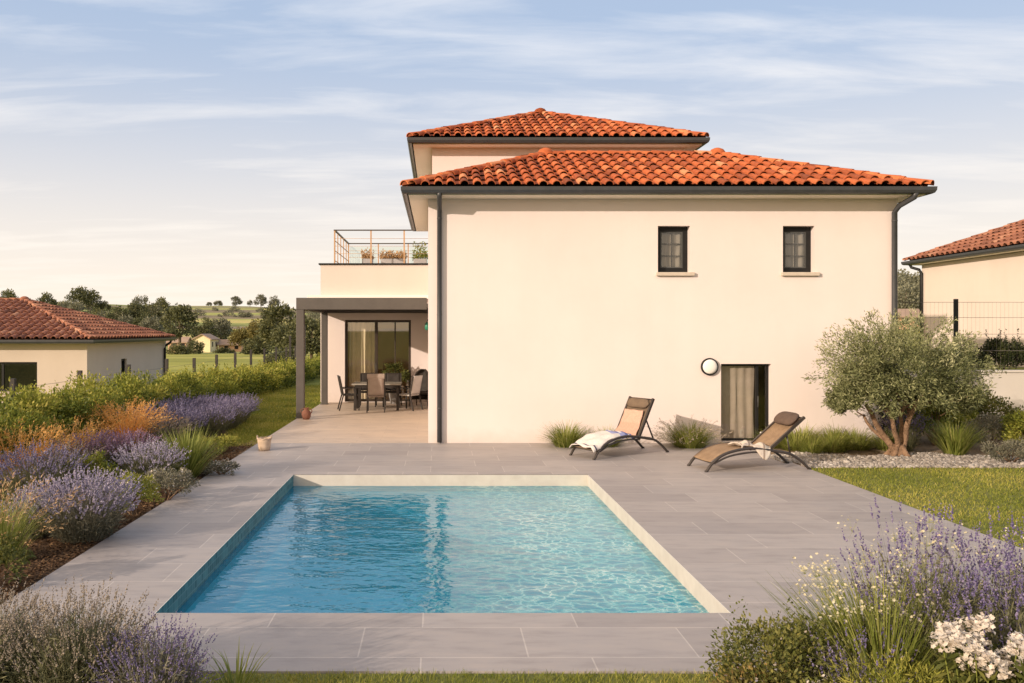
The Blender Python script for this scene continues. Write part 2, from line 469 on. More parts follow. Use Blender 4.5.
# foliage
M['grass'] = leafy('lawn_blades', [(0.0, (0.10, 0.14, 0.020)), (0.5, (0.23, 0.255, 0.040)), (0.85, (0.37, 0.35, 0.07)), (1.0, (0.50, 0.43, 0.13))], 0.3)
M['lav_leaf'] = leafy('lavender_leaf', [(0.0, (0.065, 0.075, 0.040)), (0.5, (0.14, 0.145, 0.078)), (1.0, (0.26, 0.245, 0.14))], 0.25)
M['lav_flower'] = leafy('lavender_flower', [(0.0, (0.075, 0.062, 0.165)), (0.5, (0.165, 0.135, 0.285)), (1.0, (0.36, 0.30, 0.46))], 0.25)
M['lav_far'] = leafy('row_lavender_flower', [(0.0, (0.12, 0.105, 0.21)), (0.5, (0.225, 0.20, 0.335)), (1.0, (0.42, 0.375, 0.50))], 0.25)
M['lav_pale'] = leafy('pale_lavender_flower', [(0.0, (0.20, 0.175, 0.28)), (0.5, (0.35, 0.31, 0.43)), (1.0, (0.56, 0.51, 0.60))], 0.25)
M['lav_pink'] = leafy('mauve_flower', [(0.0, (0.20, 0.12, 0.20)), (0.5, (0.32, 0.20, 0.31)), (1.0, (0.46, 0.33, 0.42))], 0.25)
M['lav_dry'] = leafy('faded_lavender_flower', [(0.0, (0.17, 0.145, 0.13)), (0.5, (0.31, 0.26, 0.215)), (1.0, (0.50, 0.415, 0.33))], 0.25)
M['tuft'] = leafy('tuft_blade', [(0.0, (0.10, 0.135, 0.026)), (0.5, (0.235, 0.27, 0.055)), (1.0, (0.44, 0.42, 0.14))], 0.3)
M['orange_grass'] = leafy('orange_grass_blade', [(0.0, (0.60, 0.28, 0.06)), (0.5, (0.90, 0.46, 0.12)), (1.0, (0.95, 0.62, 0.26))], 0.4)
M['shrub'] = leafy('shrub_leaf', [(0.0, (0.040, 0.055, 0.015)), (0.5, (0.105, 0.12, 0.03)), (1.0, (0.23, 0.215, 0.06))], 0.25)
M['hedge'] = leafy('hedge_leaf', [(0.0, (0.045, 0.068, 0.014)), (0.42, (0.15, 0.185, 0.030)), (0.8, (0.33, 0.335, 0.055)), (1.0, (0.46, 0.41, 0.10))], 0.3)
M['lime'] = leafy('lime_leaf', [(0.0, (0.085, 0.115, 0.018)), (0.5, (0.22, 0.245, 0.038)), (1.0, (0.40, 0.37, 0.08))], 0.3)
M['dark_leaf'] = leafy('dark_leaf', [(0.0, (0.016, 0.024, 0.010)), (0.5, (0.038, 0.050, 0.018)), (1.0, (0.09, 0.095, 0.035))], 0.2)
M['grey_leaf'] = leafy('grey_leaf', [(0.0, (0.09, 0.095, 0.07)), (0.5, (0.19, 0.185, 0.13)), (1.0, (0.33, 0.30, 0.22))], 0.25)
M['olive'] = leafy('olive_leaf', [(0.0, (0.05, 0.062, 0.022)), (0.45, (0.155, 0.172, 0.072)), (0.8, (0.32, 0.33, 0.165)), (1.0, (0.50, 0.49, 0.30))], 0.25)
M['white_petal'] = leafy('white_petal', [(0.0, (0.50, 0.40, 0.33)), (0.5, (0.70, 0.62, 0.54)), (1.0, (0.82, 0.77, 0.70))], 0.3)
M['cream_bud'] = leafy('cream_bud', [(0.0, (0.36, 0.31, 0.17)), (0.5, (0.56, 0.49, 0.31)), (1.0, (0.74, 0.68, 0.50))], 0.25)
M['rust_leaf'] = leafy('rust_leaf', [(0.0, (0.24, 0.13, 0.06)), (0.5, (0.46, 0.28, 0.13)), (1.0, (0.62, 0.44, 0.25))], 0.3)
M['mixed'] = leafy('mixed_leaf', [(0.0, (0.05, 0.06, 0.02)), (0.5, (0.15, 0.14, 0.04)), (0.8, (0.26, 0.21, 0.06)), (1.0, (0.38, 0.22, 0.09))], 0.3)
M['tree_far'] = leafy('far_leaf', [(0.0, (0.055, 0.066, 0.034)), (0.5, (0.115, 0.122, 0.055)), (1.0, (0.21, 0.20, 0.085))], 0.2, wob=0.2)
M['tree_hazy'] = leafy('haze_tinted_leaf', [(0.0, (0.13, 0.138, 0.105)), (0.5, (0.19, 0.19, 0.13)), (1.0, (0.26, 0.25, 0.16))], 0.2, wob=0.2)  # distance haze mixed into the leaf colours
M['tree_gold'] = leafy('gold_leaf', [(0.0, (0.085, 0.075, 0.025)), (0.5, (0.19, 0.16, 0.05)), (1.0, (0.31, 0.25, 0.085))], 0.25)


# ------------------------------------------------------------------ objects
def link(name, me, mat=None, parent=None):
    o = bpy.data.objects.new(name, me)
    COL.objects.link(o)
    if mat is not None:
        for mm in (mat if isinstance(mat, (list, tuple)) else [mat]):
            me.materials.append(mm)
    if parent is not None:
        o.parent = parent
    return o


def empty(name, label, cat, loc=(0, 0, 0), rz=0.0, group=None):
    o = bpy.data.objects.new(name, None)
    COL.objects.link(o)
    o.empty_display_size = 0.1
    o.location = loc
    o.rotation_euler = (0, 0, rz)
    return tag(o, label, cat, group)


def tag(o, label=None, cat=None, group=None, kind=None):
    if label:
        o['label'] = label
    if cat:
        o['category'] = cat
    if group:
        o['group'] = group
    if kind:
        o['kind'] = kind
    return o


def copy_tree(o, parent=None):
    c = o.copy()
    COL.objects.link(c)
    if parent is not None:
        c.parent = parent
    for ch in [x for x in bpy.data.objects if x.parent == o]:
        copy_tree(ch, c)
    return c


class MB:
    """collects faces for ONE mesh"""
    def __init__(self):
        self.v, self.f, self.mi, self.sm, self.uv = [], [], [], [], {}
        self.tint = []

    def add(self, vs, fs, mi=0, smooth=False, tint=0.5):
        b = len(self.v)
        self.v += [tuple(v) for v in vs]
        self.tint += [tint] * len(vs)
        for f in fs:
            self.f.append(tuple(i + b for i in f))
            self.mi.append(mi)
            self.sm.append(smooth)

    def box(self, x0, x1, y0, y1, z0, z1, mi=0):
        vs = [(x0, y0, z0), (x1, y0, z0), (x1, y1, z0), (x0, y1, z0), (x0, y0, z1), (x1, y0, z1), (x1, y1, z1), (x0, y1, z1)]
        self.add(vs, [(0, 3, 2, 1), (4, 5, 6, 7), (0, 1, 5, 4), (1, 2, 6, 5), (2, 3, 7, 6), (3, 0, 4, 7)], mi)

    def quad(self, a, b, c, d, mi=0):
        self.add([a, b, c, d], [(0, 1, 2, 3)], mi)

    def bar(self, a, b, w, h, up=(0, 0, 1), mi=0):
        a, b = Vector(a), Vector(b)
        d = (b - a).normalized()
        s = d.cross(Vector(up))
        if s.length < 1e-4:
            s = d.cross(Vector((1, 0, 0)))
        s.normalize()
        u = s.cross(d)
        s, u = s * w / 2, u * h / 2
        vs = [a - s - u, a + s - u, a + s + u, a - s + u, b - s - u, b + s - u, b + s + u, b - s + u]
        self.add(vs, [(0, 1, 2, 3), (7, 6, 5, 4), (0, 4, 5, 1), (1, 5, 6, 2), (2, 6, 7, 3), (3, 7, 4, 0)], mi)

    def tube(self, pts, rad, seg=8, mi=0, cap=True, tint=0.5):
        pts = [Vector(p) for p in pts]
        n = len(pts)
        rs = rad if isinstance(rad, (list, tuple)) else [rad] * n
        vs, fs = [], []
        ref = Vector((0.31, 0.17, 0.93))
        for i, p in enumerate(pts):
            d = (pts[min(i + 1, n - 1)] - pts[max(i - 1, 0)]).normalized()
            s = d.cross(ref)
            if s.length < 0.05:
                s = d.cross(Vector((1, 0, 0)))
            s.normalize()
            u = s.cross(d)
            for k in range(seg):
                t = 2 * math.pi * k / seg
                vs.append(p + (s * math.cos(t) + u * math.sin(t)) * rs[i])
        for i in range(n - 1):
            for k in range(seg):
                a, b = i * seg + k, i * seg + (k + 1) % seg
                fs.append((a, b, b + seg, a + seg))
        if cap:
            fs.append(tuple(range(seg - 1, -1, -1)))
            fs.append(tuple((n - 1) * seg + k for k in range(seg)))
        self.add(vs, fs, mi, True, tint)

    def lathe(self, prof, seg=20, cx=0, cy=0, mi=0):
        vs, fs = [], []
        for r, z in prof:
            for k in range(seg):
                t = 2 * math.pi * k / seg
                vs.append((cx + r * math.cos(t), cy + r * math.sin(t), z))
        for i in range(len(prof) - 1):
            for k in range(seg):
                a, b = i * seg + k, i * seg + (k + 1) % seg
                fs.append((a, b, b + seg, a + seg))
        self.add(vs, fs, mi, True)

    def grid(self, P, mi=0, smooth=True, uv=True):
        """P: rows x cols of points"""
        nr, nc = len(P), len(P[0])
        b = len(self.v)
        self.add([p for row in P for p in row], [(i * nc + j, i * nc + j + 1, (i + 1) * nc + j + 1, (i + 1) * nc + j)
                                                   for i in range(nr - 1) for j in range(nc - 1)], mi, smooth)
        if uv:
            for i in range(nr):
                for j in range(nc):
                    self.uv[b + i * nc + j] = (i / (nr - 1), j / (nc - 1))

    def build(self, name, mat, parent=None, bevel=0.0, solid=0.0):
        me = bpy.data.meshes.new(name)
        me.from_pydata(self.v, [], self.f)
        me.polygons.foreach_set('material_index', self.mi)
        me.polygons.foreach_set('use_smooth', self.sm)
        a = me.attributes.new('tint', 'FLOAT', 'POINT')
        a.data.foreach_set('value', self.tint)
        if self.uv:
            u = me.uv_layers.new(name='UVMap')
            for l in me.loops:
                if l.vertex_index in self.uv:
                    u.data[l.index].uv = self.uv[l.vertex_index]
        me.update()
        o = link(name, me, mat, parent)
        if solid:
            s = o.modifiers.new('solid', 'SOLIDIFY'); s.thickness = solid; s.offset = 0
        if bevel:
            bv = o.modifiers.new('bevel', 'BEVEL'); bv.width = bevel; bv.segments = 2; bv.limit_method = 'ANGLE'
        return o


def np_mesh(name, V, Fc, mat, parent=None, tint=None, smooth=False):
    """V (n,3), Fc (m,k)"""
    me = bpy.data.meshes.new(name)
    m, k = Fc.shape
    me.vertices.add(len(V)); me.vertices.foreach_set('co', V.astype(np.float32).ravel())
    me.loops.add(m * k); me.loops.foreach_set('vertex_index', Fc.astype(np.int32).ravel())
    me.polygons.add(m); me.polygons.foreach_set('loop_start', np.arange(0, m * k, k, dtype=np.int32))
    try:
        me.polygons.foreach_set('loop_total', np.full(m, k, dtype=np.int32))
    except Exception:
        pass
    if smooth:
        me.polygons.foreach_set('use_smooth', np.ones(m, dtype=bool))
    if tint is not None:
        a = me.attributes.new('tint', 'FLOAT', 'POINT')
        a.data.foreach_set('value', tint.astype(np.float32))
    me.update(calc_edges=True)
    me.validate()
    return link(name, me, mat, parent)


def unit(a):
    return a / np.maximum(np.linalg.norm(a, axis=-1, keepdims=True), 1e-9)


class Leaves:
    """many small faces baked into one mesh"""
    TM = {'leaf': (np.array([[0, 0, 0], [.5, .45, .06], [0, 1, -.05], [-.5, .45, .06]]), np.array([[0, 1, 2, 3]])),
          'blade': (np.array([[-.5, 0, 0], [.5, 0, 0], [.4, .5, .06], [-.4, .5, .06], [.05, 1, .0], [-.05, 1, .0]]), np.array([[0, 1, 2, 3], [3, 2, 4, 5]])),
          'oct': (np.array([[0, 0, 0], [.5, .4, 0], [0, .4, .5], [-.5, .4, 0], [0, .4, -.5], [0, 1, 0]]),
                  np.array([[0, 2, 1, 1], [0, 3, 2, 2], [0, 4, 3, 3], [0, 1, 4, 4], [5, 1, 2, 2], [5, 2, 3, 3], [5, 3, 4, 4], [5, 4, 1, 1]]))}

    def __init__(self):
        self.V, self.Fc, self.T, self.n = [], [], [], 0

    def add(self, kind, pos, d, L, W, tint, rng=RNG, side=None):
        pos = np.asarray(pos, float); N = len(pos)
        if N == 0:
            return
        d = unit(np.asarray(d, float))
        rnd = rng.normal(size=(N, 3)) if side is None else side
        s = unit(np.cross(d, rnd)); u = np.cross(s, d)
        L = np.broadcast_to(np.asarray(L, float), (N,)); W = np.broadcast_to(np.asarray(W, float), (N,))
        tv, tf = self.TM[kind]
        if kind == 'oct':
            V = pos[:, None] + s[:, None] * (tv[None, :, 0:1] * W[:, None, None]) + d[:, None] * (tv[None, :, 1:2] * L[:, None, None]) + u[:, None] * (tv[None, :, 2:3] * W[:, None, None])
        else:
            V = pos[:, None] + s[:, None] * (tv[None, :, 0:1] * W[:, None, None]) + d[:, None] * (tv[None, :, 1:2] * L[:, None, None]) + u[:, None] * (tv[None, :, 2:3] * L[:, None, None])
        k = len(tv)
        self.push(V.reshape(-1, 3), tf, N, k, np.broadcast_to(np.asarray(tint, float), (N,)))

    def push(self, V, tf, N, k, tint):
        fc = (tf[None] + (np.arange(N) * k)[:, None, None]).reshape(-1, tf.shape[1]) + self.n
        self.V.append(V); self.Fc.append(fc); self.T.append(np.repeat(tint, k)); self.n += N * k

    def strips(self, base, d0, bend, L, W, tint, nseg=4):
        """arching blades: start direction d0 turning towards bend"""
        N = len(base)
        d0 = unit(d0)
        s = unit(np.cross(d0, bend + 1e-4 * RNG.normal(size=(N, 3))))
        p = base.copy(); pts = [p]; 
        L = np.broadcast_to(np.asarray(L, float), (N,)); W = np.broadcast_to(np.asarray(W, float), (N,))
        for i in range(nseg):
            t = (i + 0.5) / nseg
            d = unit(d0 + bend * (t * t)[..., None] if np.ndim(t) else d0 + bend * t * t)
            p = p + d * (L / nseg)[:, None]
            pts.append(p)
        V = []
        for i, q in enumerate(pts):
            w = W * (1 - (i / nseg) ** 2 * 0.92) * 0.5
            V += [q - s * w[:, None], q + s * w[:, None]]
        V = np.stack(V, 1)
        k = V.shape[1]
        tf = np.array([[2 * i, 2 * i + 1, 2 * i + 3, 2 * i + 2] for i in range(nseg)])
        self.push(V.reshape(-1, 3), tf, N, k, np.broadcast_to(np.asarray(tint, float), (N,)))
        return pts[-1], unit(pts[-1] - pts[-2])

    def build(self, name, mat, parent=None, smooth=False):
        V = np.concatenate(self.V); Fc = np.concatenate(self.Fc); T = np.concatenate(self.T)
        if Fc.shape[1] == 4 and np.any(Fc[:, 2] == Fc[:, 3]):
            me = bpy.data.meshes.new(name)
            me.from_pydata(V.tolist(), [], [tuple(dict.fromkeys(f)) for f in Fc.tolist()])
            a = me.attributes.new('tint', 'FLOAT', 'POINT'); a.data.foreach_set('value', T.astype(np.float32))
            me.update()
            return link(name, me, mat, parent)
        return np_mesh(name, V, Fc, mat, parent, T, smooth)


def rand_dirs(n, zmin=-1.0, rng=RNG):
    z = rng.uniform(zmin, 1, n); t = rng.uniform(0, 2 * np.pi, n)
    r = np.sqrt(1 - z * z)
    return np.stack([r * np.cos(t), r * np.sin(t), z], 1)


# ------------------------------------------------------------------ terrain
def smooth01(t):
    t = np.clip(t, 0, 1)
    return t * t * (3 - 2 * t)


def gz(x, y):
    x = np.asarray(x, float); y = np.asarray(y, float)
    z = np.interp(y, [-4000, 0, 40, 60, 100, 180, 240, 330, 500, 640, 1000, 4000], [-3, -.03, -.03, -.35, -.9, -2.6, -1.2, 5, 13.6, 15, 11, -8])
    z = z - 0.8 * smooth01((-8.7 - x) / 2.6) * smooth01((y - 4) / 8) * (1 - smooth01((y - 50) / 60))
    z = z + 8.5 * smooth01((x - 8) / 30) * smooth01((y - 55) / 90)
    a = smooth01((y - 120) / 300)
    z = z + a * (2.2 * np.sin(x / 61 + 1.3) * np.sin(y / 97) + 1.1 * np.sin(x / 23 + y / 41))
    z = z + smooth01((-x - 60) / 160) * smooth01((y - 140) / 200) * 3
    return z


PX0, PX1, PY0, PY1 = -2.3, 2.38, 6.91, 13.52        # pool opening
W = dict(x0=-0.2, x1=9.35, y0=17.3, y1=22.6)


def build_terrain():
    xs = sorted(set(list(np.round(np.concatenate([-np.geomspace(30, 4000, 34), np.linspace(-28, 28, 57), np.geomspace(30, 4000, 34)]), 3)) + [PX0 - .12, PX1 + .12]))
    ys = sorted(set(list(np.round(np.concatenate([-np.geomspace(6, 4000, 20), np.linspace(-4, 60, 65), np.geomspace(62, 4000, 70)]), 3)) + [PY0 - .12, PY1 + .12]))
    xs, ys = np.array(xs), np.array(ys)
    X, Y = np.meshgrid(xs, ys)
    Z = gz(X, Y)
    V = np.stack([X.ravel(), Y.ravel(), Z.ravel()], 1)
    nx = len(xs)
    fc = []
    for j in range(len(ys) - 1):
        for i in range(nx - 1):
            cx, cy = (xs[i] + xs[i + 1]) / 2, (ys[j] + ys[j + 1]) / 2
            if PX0 - .12 < cx < PX1 + .12 and PY0 - .12 < cy < PY1 + .12:
                continue
            fc.append((j * nx + i, j * nx + i + 1, (j + 1) * nx + i + 1, (j + 1) * nx + i))
    o = np_mesh('ground', V, np.array(fc), M['ground'], smooth=True)
    tag(o, 'meadow, fields and low hills around the house', kind='structure')


build_terrain()


def sheet(name, poly, z, mat, label):
    m = MB()
    m.add([(x, y, z) for x, y in poly], [tuple(range(len(poly)))])
    return tag(m.build(name, mat), label, kind='structure')


def build_paving():
    m = MB()
    x0, x1, y0, y1 = -3.66, 6.15, 5.73, 17.3
    # slab with a rectangular opening for the pool
    for a, b, c, d in ((x0, x1, y0, PY0), (x0, PX0, PY0, PY1), (PX1, x1, PY0, PY1), (x0, x1, PY1, y1)):
        m.quad((a, c, 0), (b, c, 0), (b, d, 0), (a, d, 0))
    zb = -0.12
    m.quad((x0, y0, zb), (x1, y0, zb), (x1, y0, 0), (x0, y0, 0))
    m.quad((x1, y0, zb), (x1, y1, zb), (x1, y1, 0), (x1, y0, 0))
    m.quad((x0, y1, zb), (x0, y0, zb), (x0, y0, 0), (x0, y1, 0))
    tag(m.build('patio', M['stone']), 'grey stone slabs paving the patio round the pool', kind='structure')
    m = MB()
    m.box(-3.66, -0.2, 17.304, 26.98, -0.12, 0.004)
    tag(m.build('terrace_floor', M['stone_light']), 'paler paving of the covered terrace', kind='structure')


build_paving()


def build_pool():
    zb, zt = -1.25, -0.004
    def wall(name, a, b, mi_top):
        m = MB()
        L = math.dist(a, b)
        for k, (z0, z1, mi) in enumerate(((zb, -0.27, 0), (-0.27, zt, mi_top))):
            n = len(m.v)
            m.quad((*a, z0), (*b, z0), (*b, z1), (*a, z1), mi)
            for i, uv in enumerate(((0, z0), (L, z0), (L, z1), (0, z1))):
                m.uv[n + i] = uv
        return tag(m.build(name, [M['mosaic'], M['mosaic_dark'], M['cream_band']]), 'inner wall of the swimming pool', kind='structure')
    wall('pool_wall', (PX0, PY0), (PX0, PY1), 1)
    wall('pool_wall', (PX0, PY1), (PX1, PY1), 2)
    wall('pool_wall', (PX1, PY1), (PX1, PY0), 2)
    wall('pool_wall', (PX1, PY0), (PX0, PY0), 2)
    m = MB()
    m.quad((PX0, PY0, zb), (PX1, PY0, zb), (PX1, PY1, zb), (PX0, PY1, zb))
    for i, uv in enumerate(((PX0, PY0), (PX1, PY0), (PX1, PY1), (PX0, PY1))):
        m.uv[i] = uv
    tag(m.build('pool_floor', M['mosaic']), 'pale aqua tiled floor of the pool', kind='structure')
    m = MB()
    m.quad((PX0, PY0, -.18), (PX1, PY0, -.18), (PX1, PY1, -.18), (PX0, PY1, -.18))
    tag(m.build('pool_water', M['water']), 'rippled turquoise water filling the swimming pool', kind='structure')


build_pool()

sheet('bed_soil', [(-7.0, 4.2), (-3.66, 4.2), (-3.66, 17.2), (-4.2, 17.6), (-6.4, 24), (-7.0, 24)], -0.012, M['soil'], 'brown mulch of the flower bed left of the patio')
sheet('path_soil', [(-4.0, 15.6), (-3.67, 15.6), (-3.67, 18.6), (-3.85, 18.4)], -0.004, M['sand'], 'bare sandy earth at the edge of the patio')
sheet('lawn', [(6.16, 4.2), (14, 4.2), (14, 14.2), (6.16, 14.2)], -0.012, M['lawn_soil'], 'short lawn right of the patio')
sheet('lawn_strip', [(-3.66, 3.6), (6.15, 3.6), (6.15, 5.72), (-3.66, 5.72)], -0.012, M['lawn_soil'], 'strip of grass in front of the patio')
sheet('gravel_bed', [(6.16, 14.2), (13.5, 14.2), (13.5, 19.9), (9.4, 19.9), (9.4, 17.3), (6.16, 17.3)], -0.008, M['sand'], 'earth and gravel bed under the olive tree')


# ------------------------------------------------------------------ roofs
def roof_surface(x0, x1, y0, y1, ze, tanp, pitch=0.26, row=0.46, seg=6, seed=1):
    """hip roof covered in barrel tiles; returns (tile mesh builder, underlay builder, ridge lines)"""
    rng = random.Random(seed)
    lx, ly = x1 - x0, y1 - y0
    d = min(lx, ly) / 2
    zr = ze + d * tanp
    cp = 1 / math.sqrt(1 + tanp * tanp); sp = tanp * cp
    slopes = [((x0, y0), (1, 0), (0, 1), lx), ((x1, y0), (0, 1), (-1, 0), ly), ((x1, y1), (-1, 0), (0, -1), lx), ((x0, y1), (0, -1), (1, 0), ly)]
    t, un = MB(), MB()
    for (o, eu, ev, L) in slopes:
        o3 = np.array([o[0], o[1], ze]); U = np.array([eu[0], eu[1], 0.0])
        Vv = np.array([ev[0] * cp, ev[1] * cp, sp]); Nn = np.cross(U, Vv)
        if Nn[2] < 0:
            Nn = -Nn
        def P(u, v, n):
            p = v * cp
            u = min(max(u, p - 0.0), L - p)
            return tuple(o3 + U * u + Vv * v + Nn * n)
        sl = d / cp
        un.add([tuple(o3 - Nn * .03), tuple(o3 + U * L - Nn * .03), tuple(o3 + U * (L - d) + Vv * sl - Nn * .03), tuple(o3 + U * d + Vv * sl - Nn * .03)], [(0, 1, 2, 3)])
        nc = int(round(L / pitch)); pt = L / nc
        nr = int(math.ceil(sl / row))
        for c in range(nc):
            uc = (c + 0.5) * pt
            jit = rng.uniform(-.006, .006)
            for r in range(nr):
                v0 = r * row - 0.05; v1 = min(v0 + row + 0.05, sl)
                if v0 * cp > min(uc, L - uc) + pt * 0.7 or v1 <= v0 + .02:
                    continue
                r0, r1 = pt * .36, pt * .30
                ti = min(1, max(0, rng.gauss(.50, .22)))
                lift0 = 0.052 + rng.uniform(-.006, .008); lift1 = 0.018
                jj = jit + rng.uniform(-.006, .006)
                vs = []
                for (vv, rr, lf) in ((v0, r0, lift0), (v1, r1, lift1)):
                    for k in range(seg + 1):
                        a = math.pi * (1 - k / seg)
                        vs.append(P(uc + jj + rr * math.cos(a), vv, lf + rr * 0.92 * math.sin(a)))
                # a visible thickness at the lower lip
                for k in range(seg + 1):
                    a = math.pi * (1 - k / seg)
                    vs.append(P(uc + jj + (r0 - .017) * math.cos(a), v0, lift0 + (r0 - .017) * .92 * math.sin(a)))
                q = seg + 1
                fs = [(k, k + 1, q + k + 1, q + k) for k in range(seg)] + [(2 * q + k, 2 * q + k + 1, k + 1, k) for k in range(seg)]
                t.add(vs, fs, 0, False, ti)
                # channel tile between two covers
                vs = []
                for (vv, lf) in ((v0 + .1, .03), (v1 + .05 if v1 < sl - .06 else v1, 0.0)):
                    for k in range(4):
                        a = math.pi * (1 + k / 3)
                        vs.append(P(uc + pt / 2 + pt * .34 * math.cos(a), vv, lf + pt * .30 + pt * .30 * math.sin(a)))
                t.add(vs, [(k, k + 1, 5 + k, 4 + k) for k in range(3)], 0, True, max(0, ti - .22))
    if lx >= ly:
        A, B = (x0 + d, y0 + d, zr), (x1 - d, y0 + d, zr)
    else:
        A, B = (x0 + d, y0 + d, zr), (x0 + d, y1 - d, zr)
    corners = [(x0, y0, ze), (x1, y0, ze), (x1, y1, ze), (x0, y1, ze)]
    if lx >= ly:
        hips = [(corners[0], A), (corners[3], A), (corners[1], B), (corners[2], B)]
    else:
        hips = [(corners[0], A), (corners[1], A), (corners[2], B), (corners[3], B)]
    caps = MB()
    def run(a, b, r=.115):
        a, b = Vector(a), Vector(b)
        L = (b - a).length
        if L < .1:
            return
        dr = (b - a).normalized(); s = dr.cross(Vector((0, 0, 1))).normalized(); u = s.cross(dr)
        n = max(1, int(round(L / .5)))
        for i in range(n):
            p0 = a + dr * (L * i / n - .03); p1 = a + dr * (L * (i + 1) / n + .03)
            vs = []
            for (p, rr, lf) in ((p0, r, .066), (p1, r * .90, .052)):
                for k in range(8):
                    t_ = math.pi * (1 - k / 7) * 1.0
                    vs.append(p + s * rr * math.cos(t_) * 1.1 + u * (lf + rr * .85 * math.sin(t_) - .03))
            vs += [p0 + s * (r - .02) * math.cos(math.pi * (1 - k / 7)) * 1.1 + u * (.036 + (r - .02) * .85 * math.sin(math.pi * (1 - k / 7))) for k in range(8)]
            fs = [(k, k + 1, 9 + k, 8 + k) for k in range(7)] + [(16 + k, 17 + k, k + 1, k) for k in range(7)]
            caps.add(vs, fs, 0, False, min(1, max(0, rng.gauss(.6, .22))))
            caps.add([p0 + s * r * 1.1 * math.cos(math.pi * (1 - k / 7)) + u * (.036 + r * .85 * math.sin(math.pi * (1 - k / 7))) + dr * .03 for k in range(8)], [tuple(range(8))], 0, False, .1)
    for a, b in hips:
        run(a, b)
    run(A, B)
    for q in {A, B}:
        caps.lathe([(.20, q[2] - .02), (.19, q[2] + .08), (.14, q[2] + .15), (.06, q[2] + .185), (0.0, q[2] + .19)], 12, q[0], q[1])
    return t, un, caps


def gutter_ring(x0, x1, y0, y1, ze, r=.075):
    """half-round gutter with a fascia behind, all the way round the eaves"""
    m = MB()
    prof = [(0, .015), (-.005, -.05), (-.03, -.10), (-.075, -.118), (-.115, -.10), (-.14, -.05), (-.145, .018), (-.132, .018), (-.125, -.04), (-.075, -.09), (-.03, -.07), (-.012, .0)]
    cs = [(x0, y0, -1, -1), (x1, y0, 1, -1), (x1, y1, 1, 1), (x0, y1, -1, 1)]
    rings = []
    for (x, y, sx, sy) in cs:
        rings.append([(x + sx * -o, y + sy * -o, ze + z) for (o, z) in prof])
    n = len(prof)
    for i in range(4):
        a, b = rings[i], rings[(i + 1) % 4]
        m.add(a + b, [(k, (k + 1) % n, n + (k + 1) % n, n + k) for k in range(n)], 0, False)
    # fascia
    f = .004
    for (a, b) in (((x0, y0), (x1, y0)), ((x1, y0), (x1, y1)), ((x1, y1), (x0, y1)), ((x0, y1), (x0, y0))):
        pass
    return m


def hip_roof(parent, x0, x1, y0, y1, ze, tanp, mat, seed, inset, gut, soff, pitch=.26, row=.46, seg=6):
    """roof under parent (> ridge_tiles), plus gutter and boxed soffit parts"""
    t, un, caps = roof_surface(x0, x1, y0, y1, ze + .03, tanp, pitch, row, seg, seed)
    n = len(t.v)
    t.add(un.v, un.f, 1)
    r = t.build('roof', [mat, M['under']], parent)
    caps.build('ridge_tiles', mat, r)
    gutter_ring(x0 + .05, x1 - .05, y0 + .05, y1 - .05, ze).build('gutter', gut, parent)
    # boxed soffit (a ring between the wall and the fascia)
    s = MB()
    zs0, zs1 = ze - .13, ze - .02
    e = .055
    a0, a1, b0, b1 = x0 + e, x1 - e, y0 + e, y1 - e
    i = inset
    s.box(a0, a1, b0, b0 + i, zs0, zs1); s.box(a0, a1, b1 - i, b1, zs0, zs1)
    s.box(a0, a0 + i, b0 + i + .001, b1 - i - .001, zs0, zs1); s.box(a1 - i, a1, b0 + i + .001, b1 - i - .001, zs0, zs1)
    s.build('soffit', soff, parent)
    return r


def wall_panel(m, axis, c0, c1, z0, z1, pos, th, holes, mi=0):
    """wall in the plane axis=pos ('y': spans x, outer face at pos, thickness towards +y; 'x': spans y) with rectangular holes and reveals"""
    cs = sorted(set([c0, c1] + [h[0] for h in holes] + [h[1] for h in holes]))
    zs = sorted(set([z0, z1] + [h[2] for h in holes] + [h[3] for h in holes]))
    def P(c, d, z):
        return (c, pos + d, z) if axis == 'y' else (pos + d, c, z)
    def inside(c, z):
        return any(h[0] < c < h[1] and h[2] < z < h[3] for h in holes)
    for i in range(len(cs) - 1):
        for j in range(len(zs) - 1):
            if inside((cs[i] + cs[i + 1]) / 2, (zs[j] + zs[j + 1]) / 2):
                continue
            a, b, c, d = cs[i], cs[i + 1], zs[j], zs[j + 1]
            m.quad(P(a, 0, c), P(b, 0, c), P(b, 0, d), P(a, 0, d), mi)
            m.quad(P(b, th, c), P(a, th, c), P(a, th, d), P(b, th, d), mi)
    for (a, b, c, d) in holes:
        m.quad(P(a, 0, c), P(a, th, c), P(a, th, d), P(a, 0, d), mi)
        m.quad(P(b, th, c), P(b, 0, c), P(b, 0, d), P(b, th, d), mi)
        m.quad(P(a, 0, d), P(a, th, d), P(b, th, d), P(b, 0, d), mi)
        m.quad(P(a, th, c), P(a, 0, c), P(b, 0, c), P(b, th, c), mi)
    # ends and top
    for c in (c0, c1):
        m.quad(P(c, 0, z0), P(c, th, z0), P(c, th, z1), P(c, 0, z1), mi)
    m.quad(P(c0, 0, z1), P(c1, 0, z1), P(c1, th, z1), P(c0, th, z1), mi)


def frame_boxes(m, x0, x1, z0, z1, y, w, t):
    """rectangular frame in an xz plane: outer bounds, width w, depth t"""
    m.box(x0, x0 + w, y, y + t, z0, z1); m.box(x1 - w, x1, y, y + t, z0, z1)
    m.box(x0 + w, x1 - w, y + .001, y + t - .001, z1 - w, z1); m.box(x0 + w, x1 - w, y + .001, y + t - .001, z0, z0 + w)


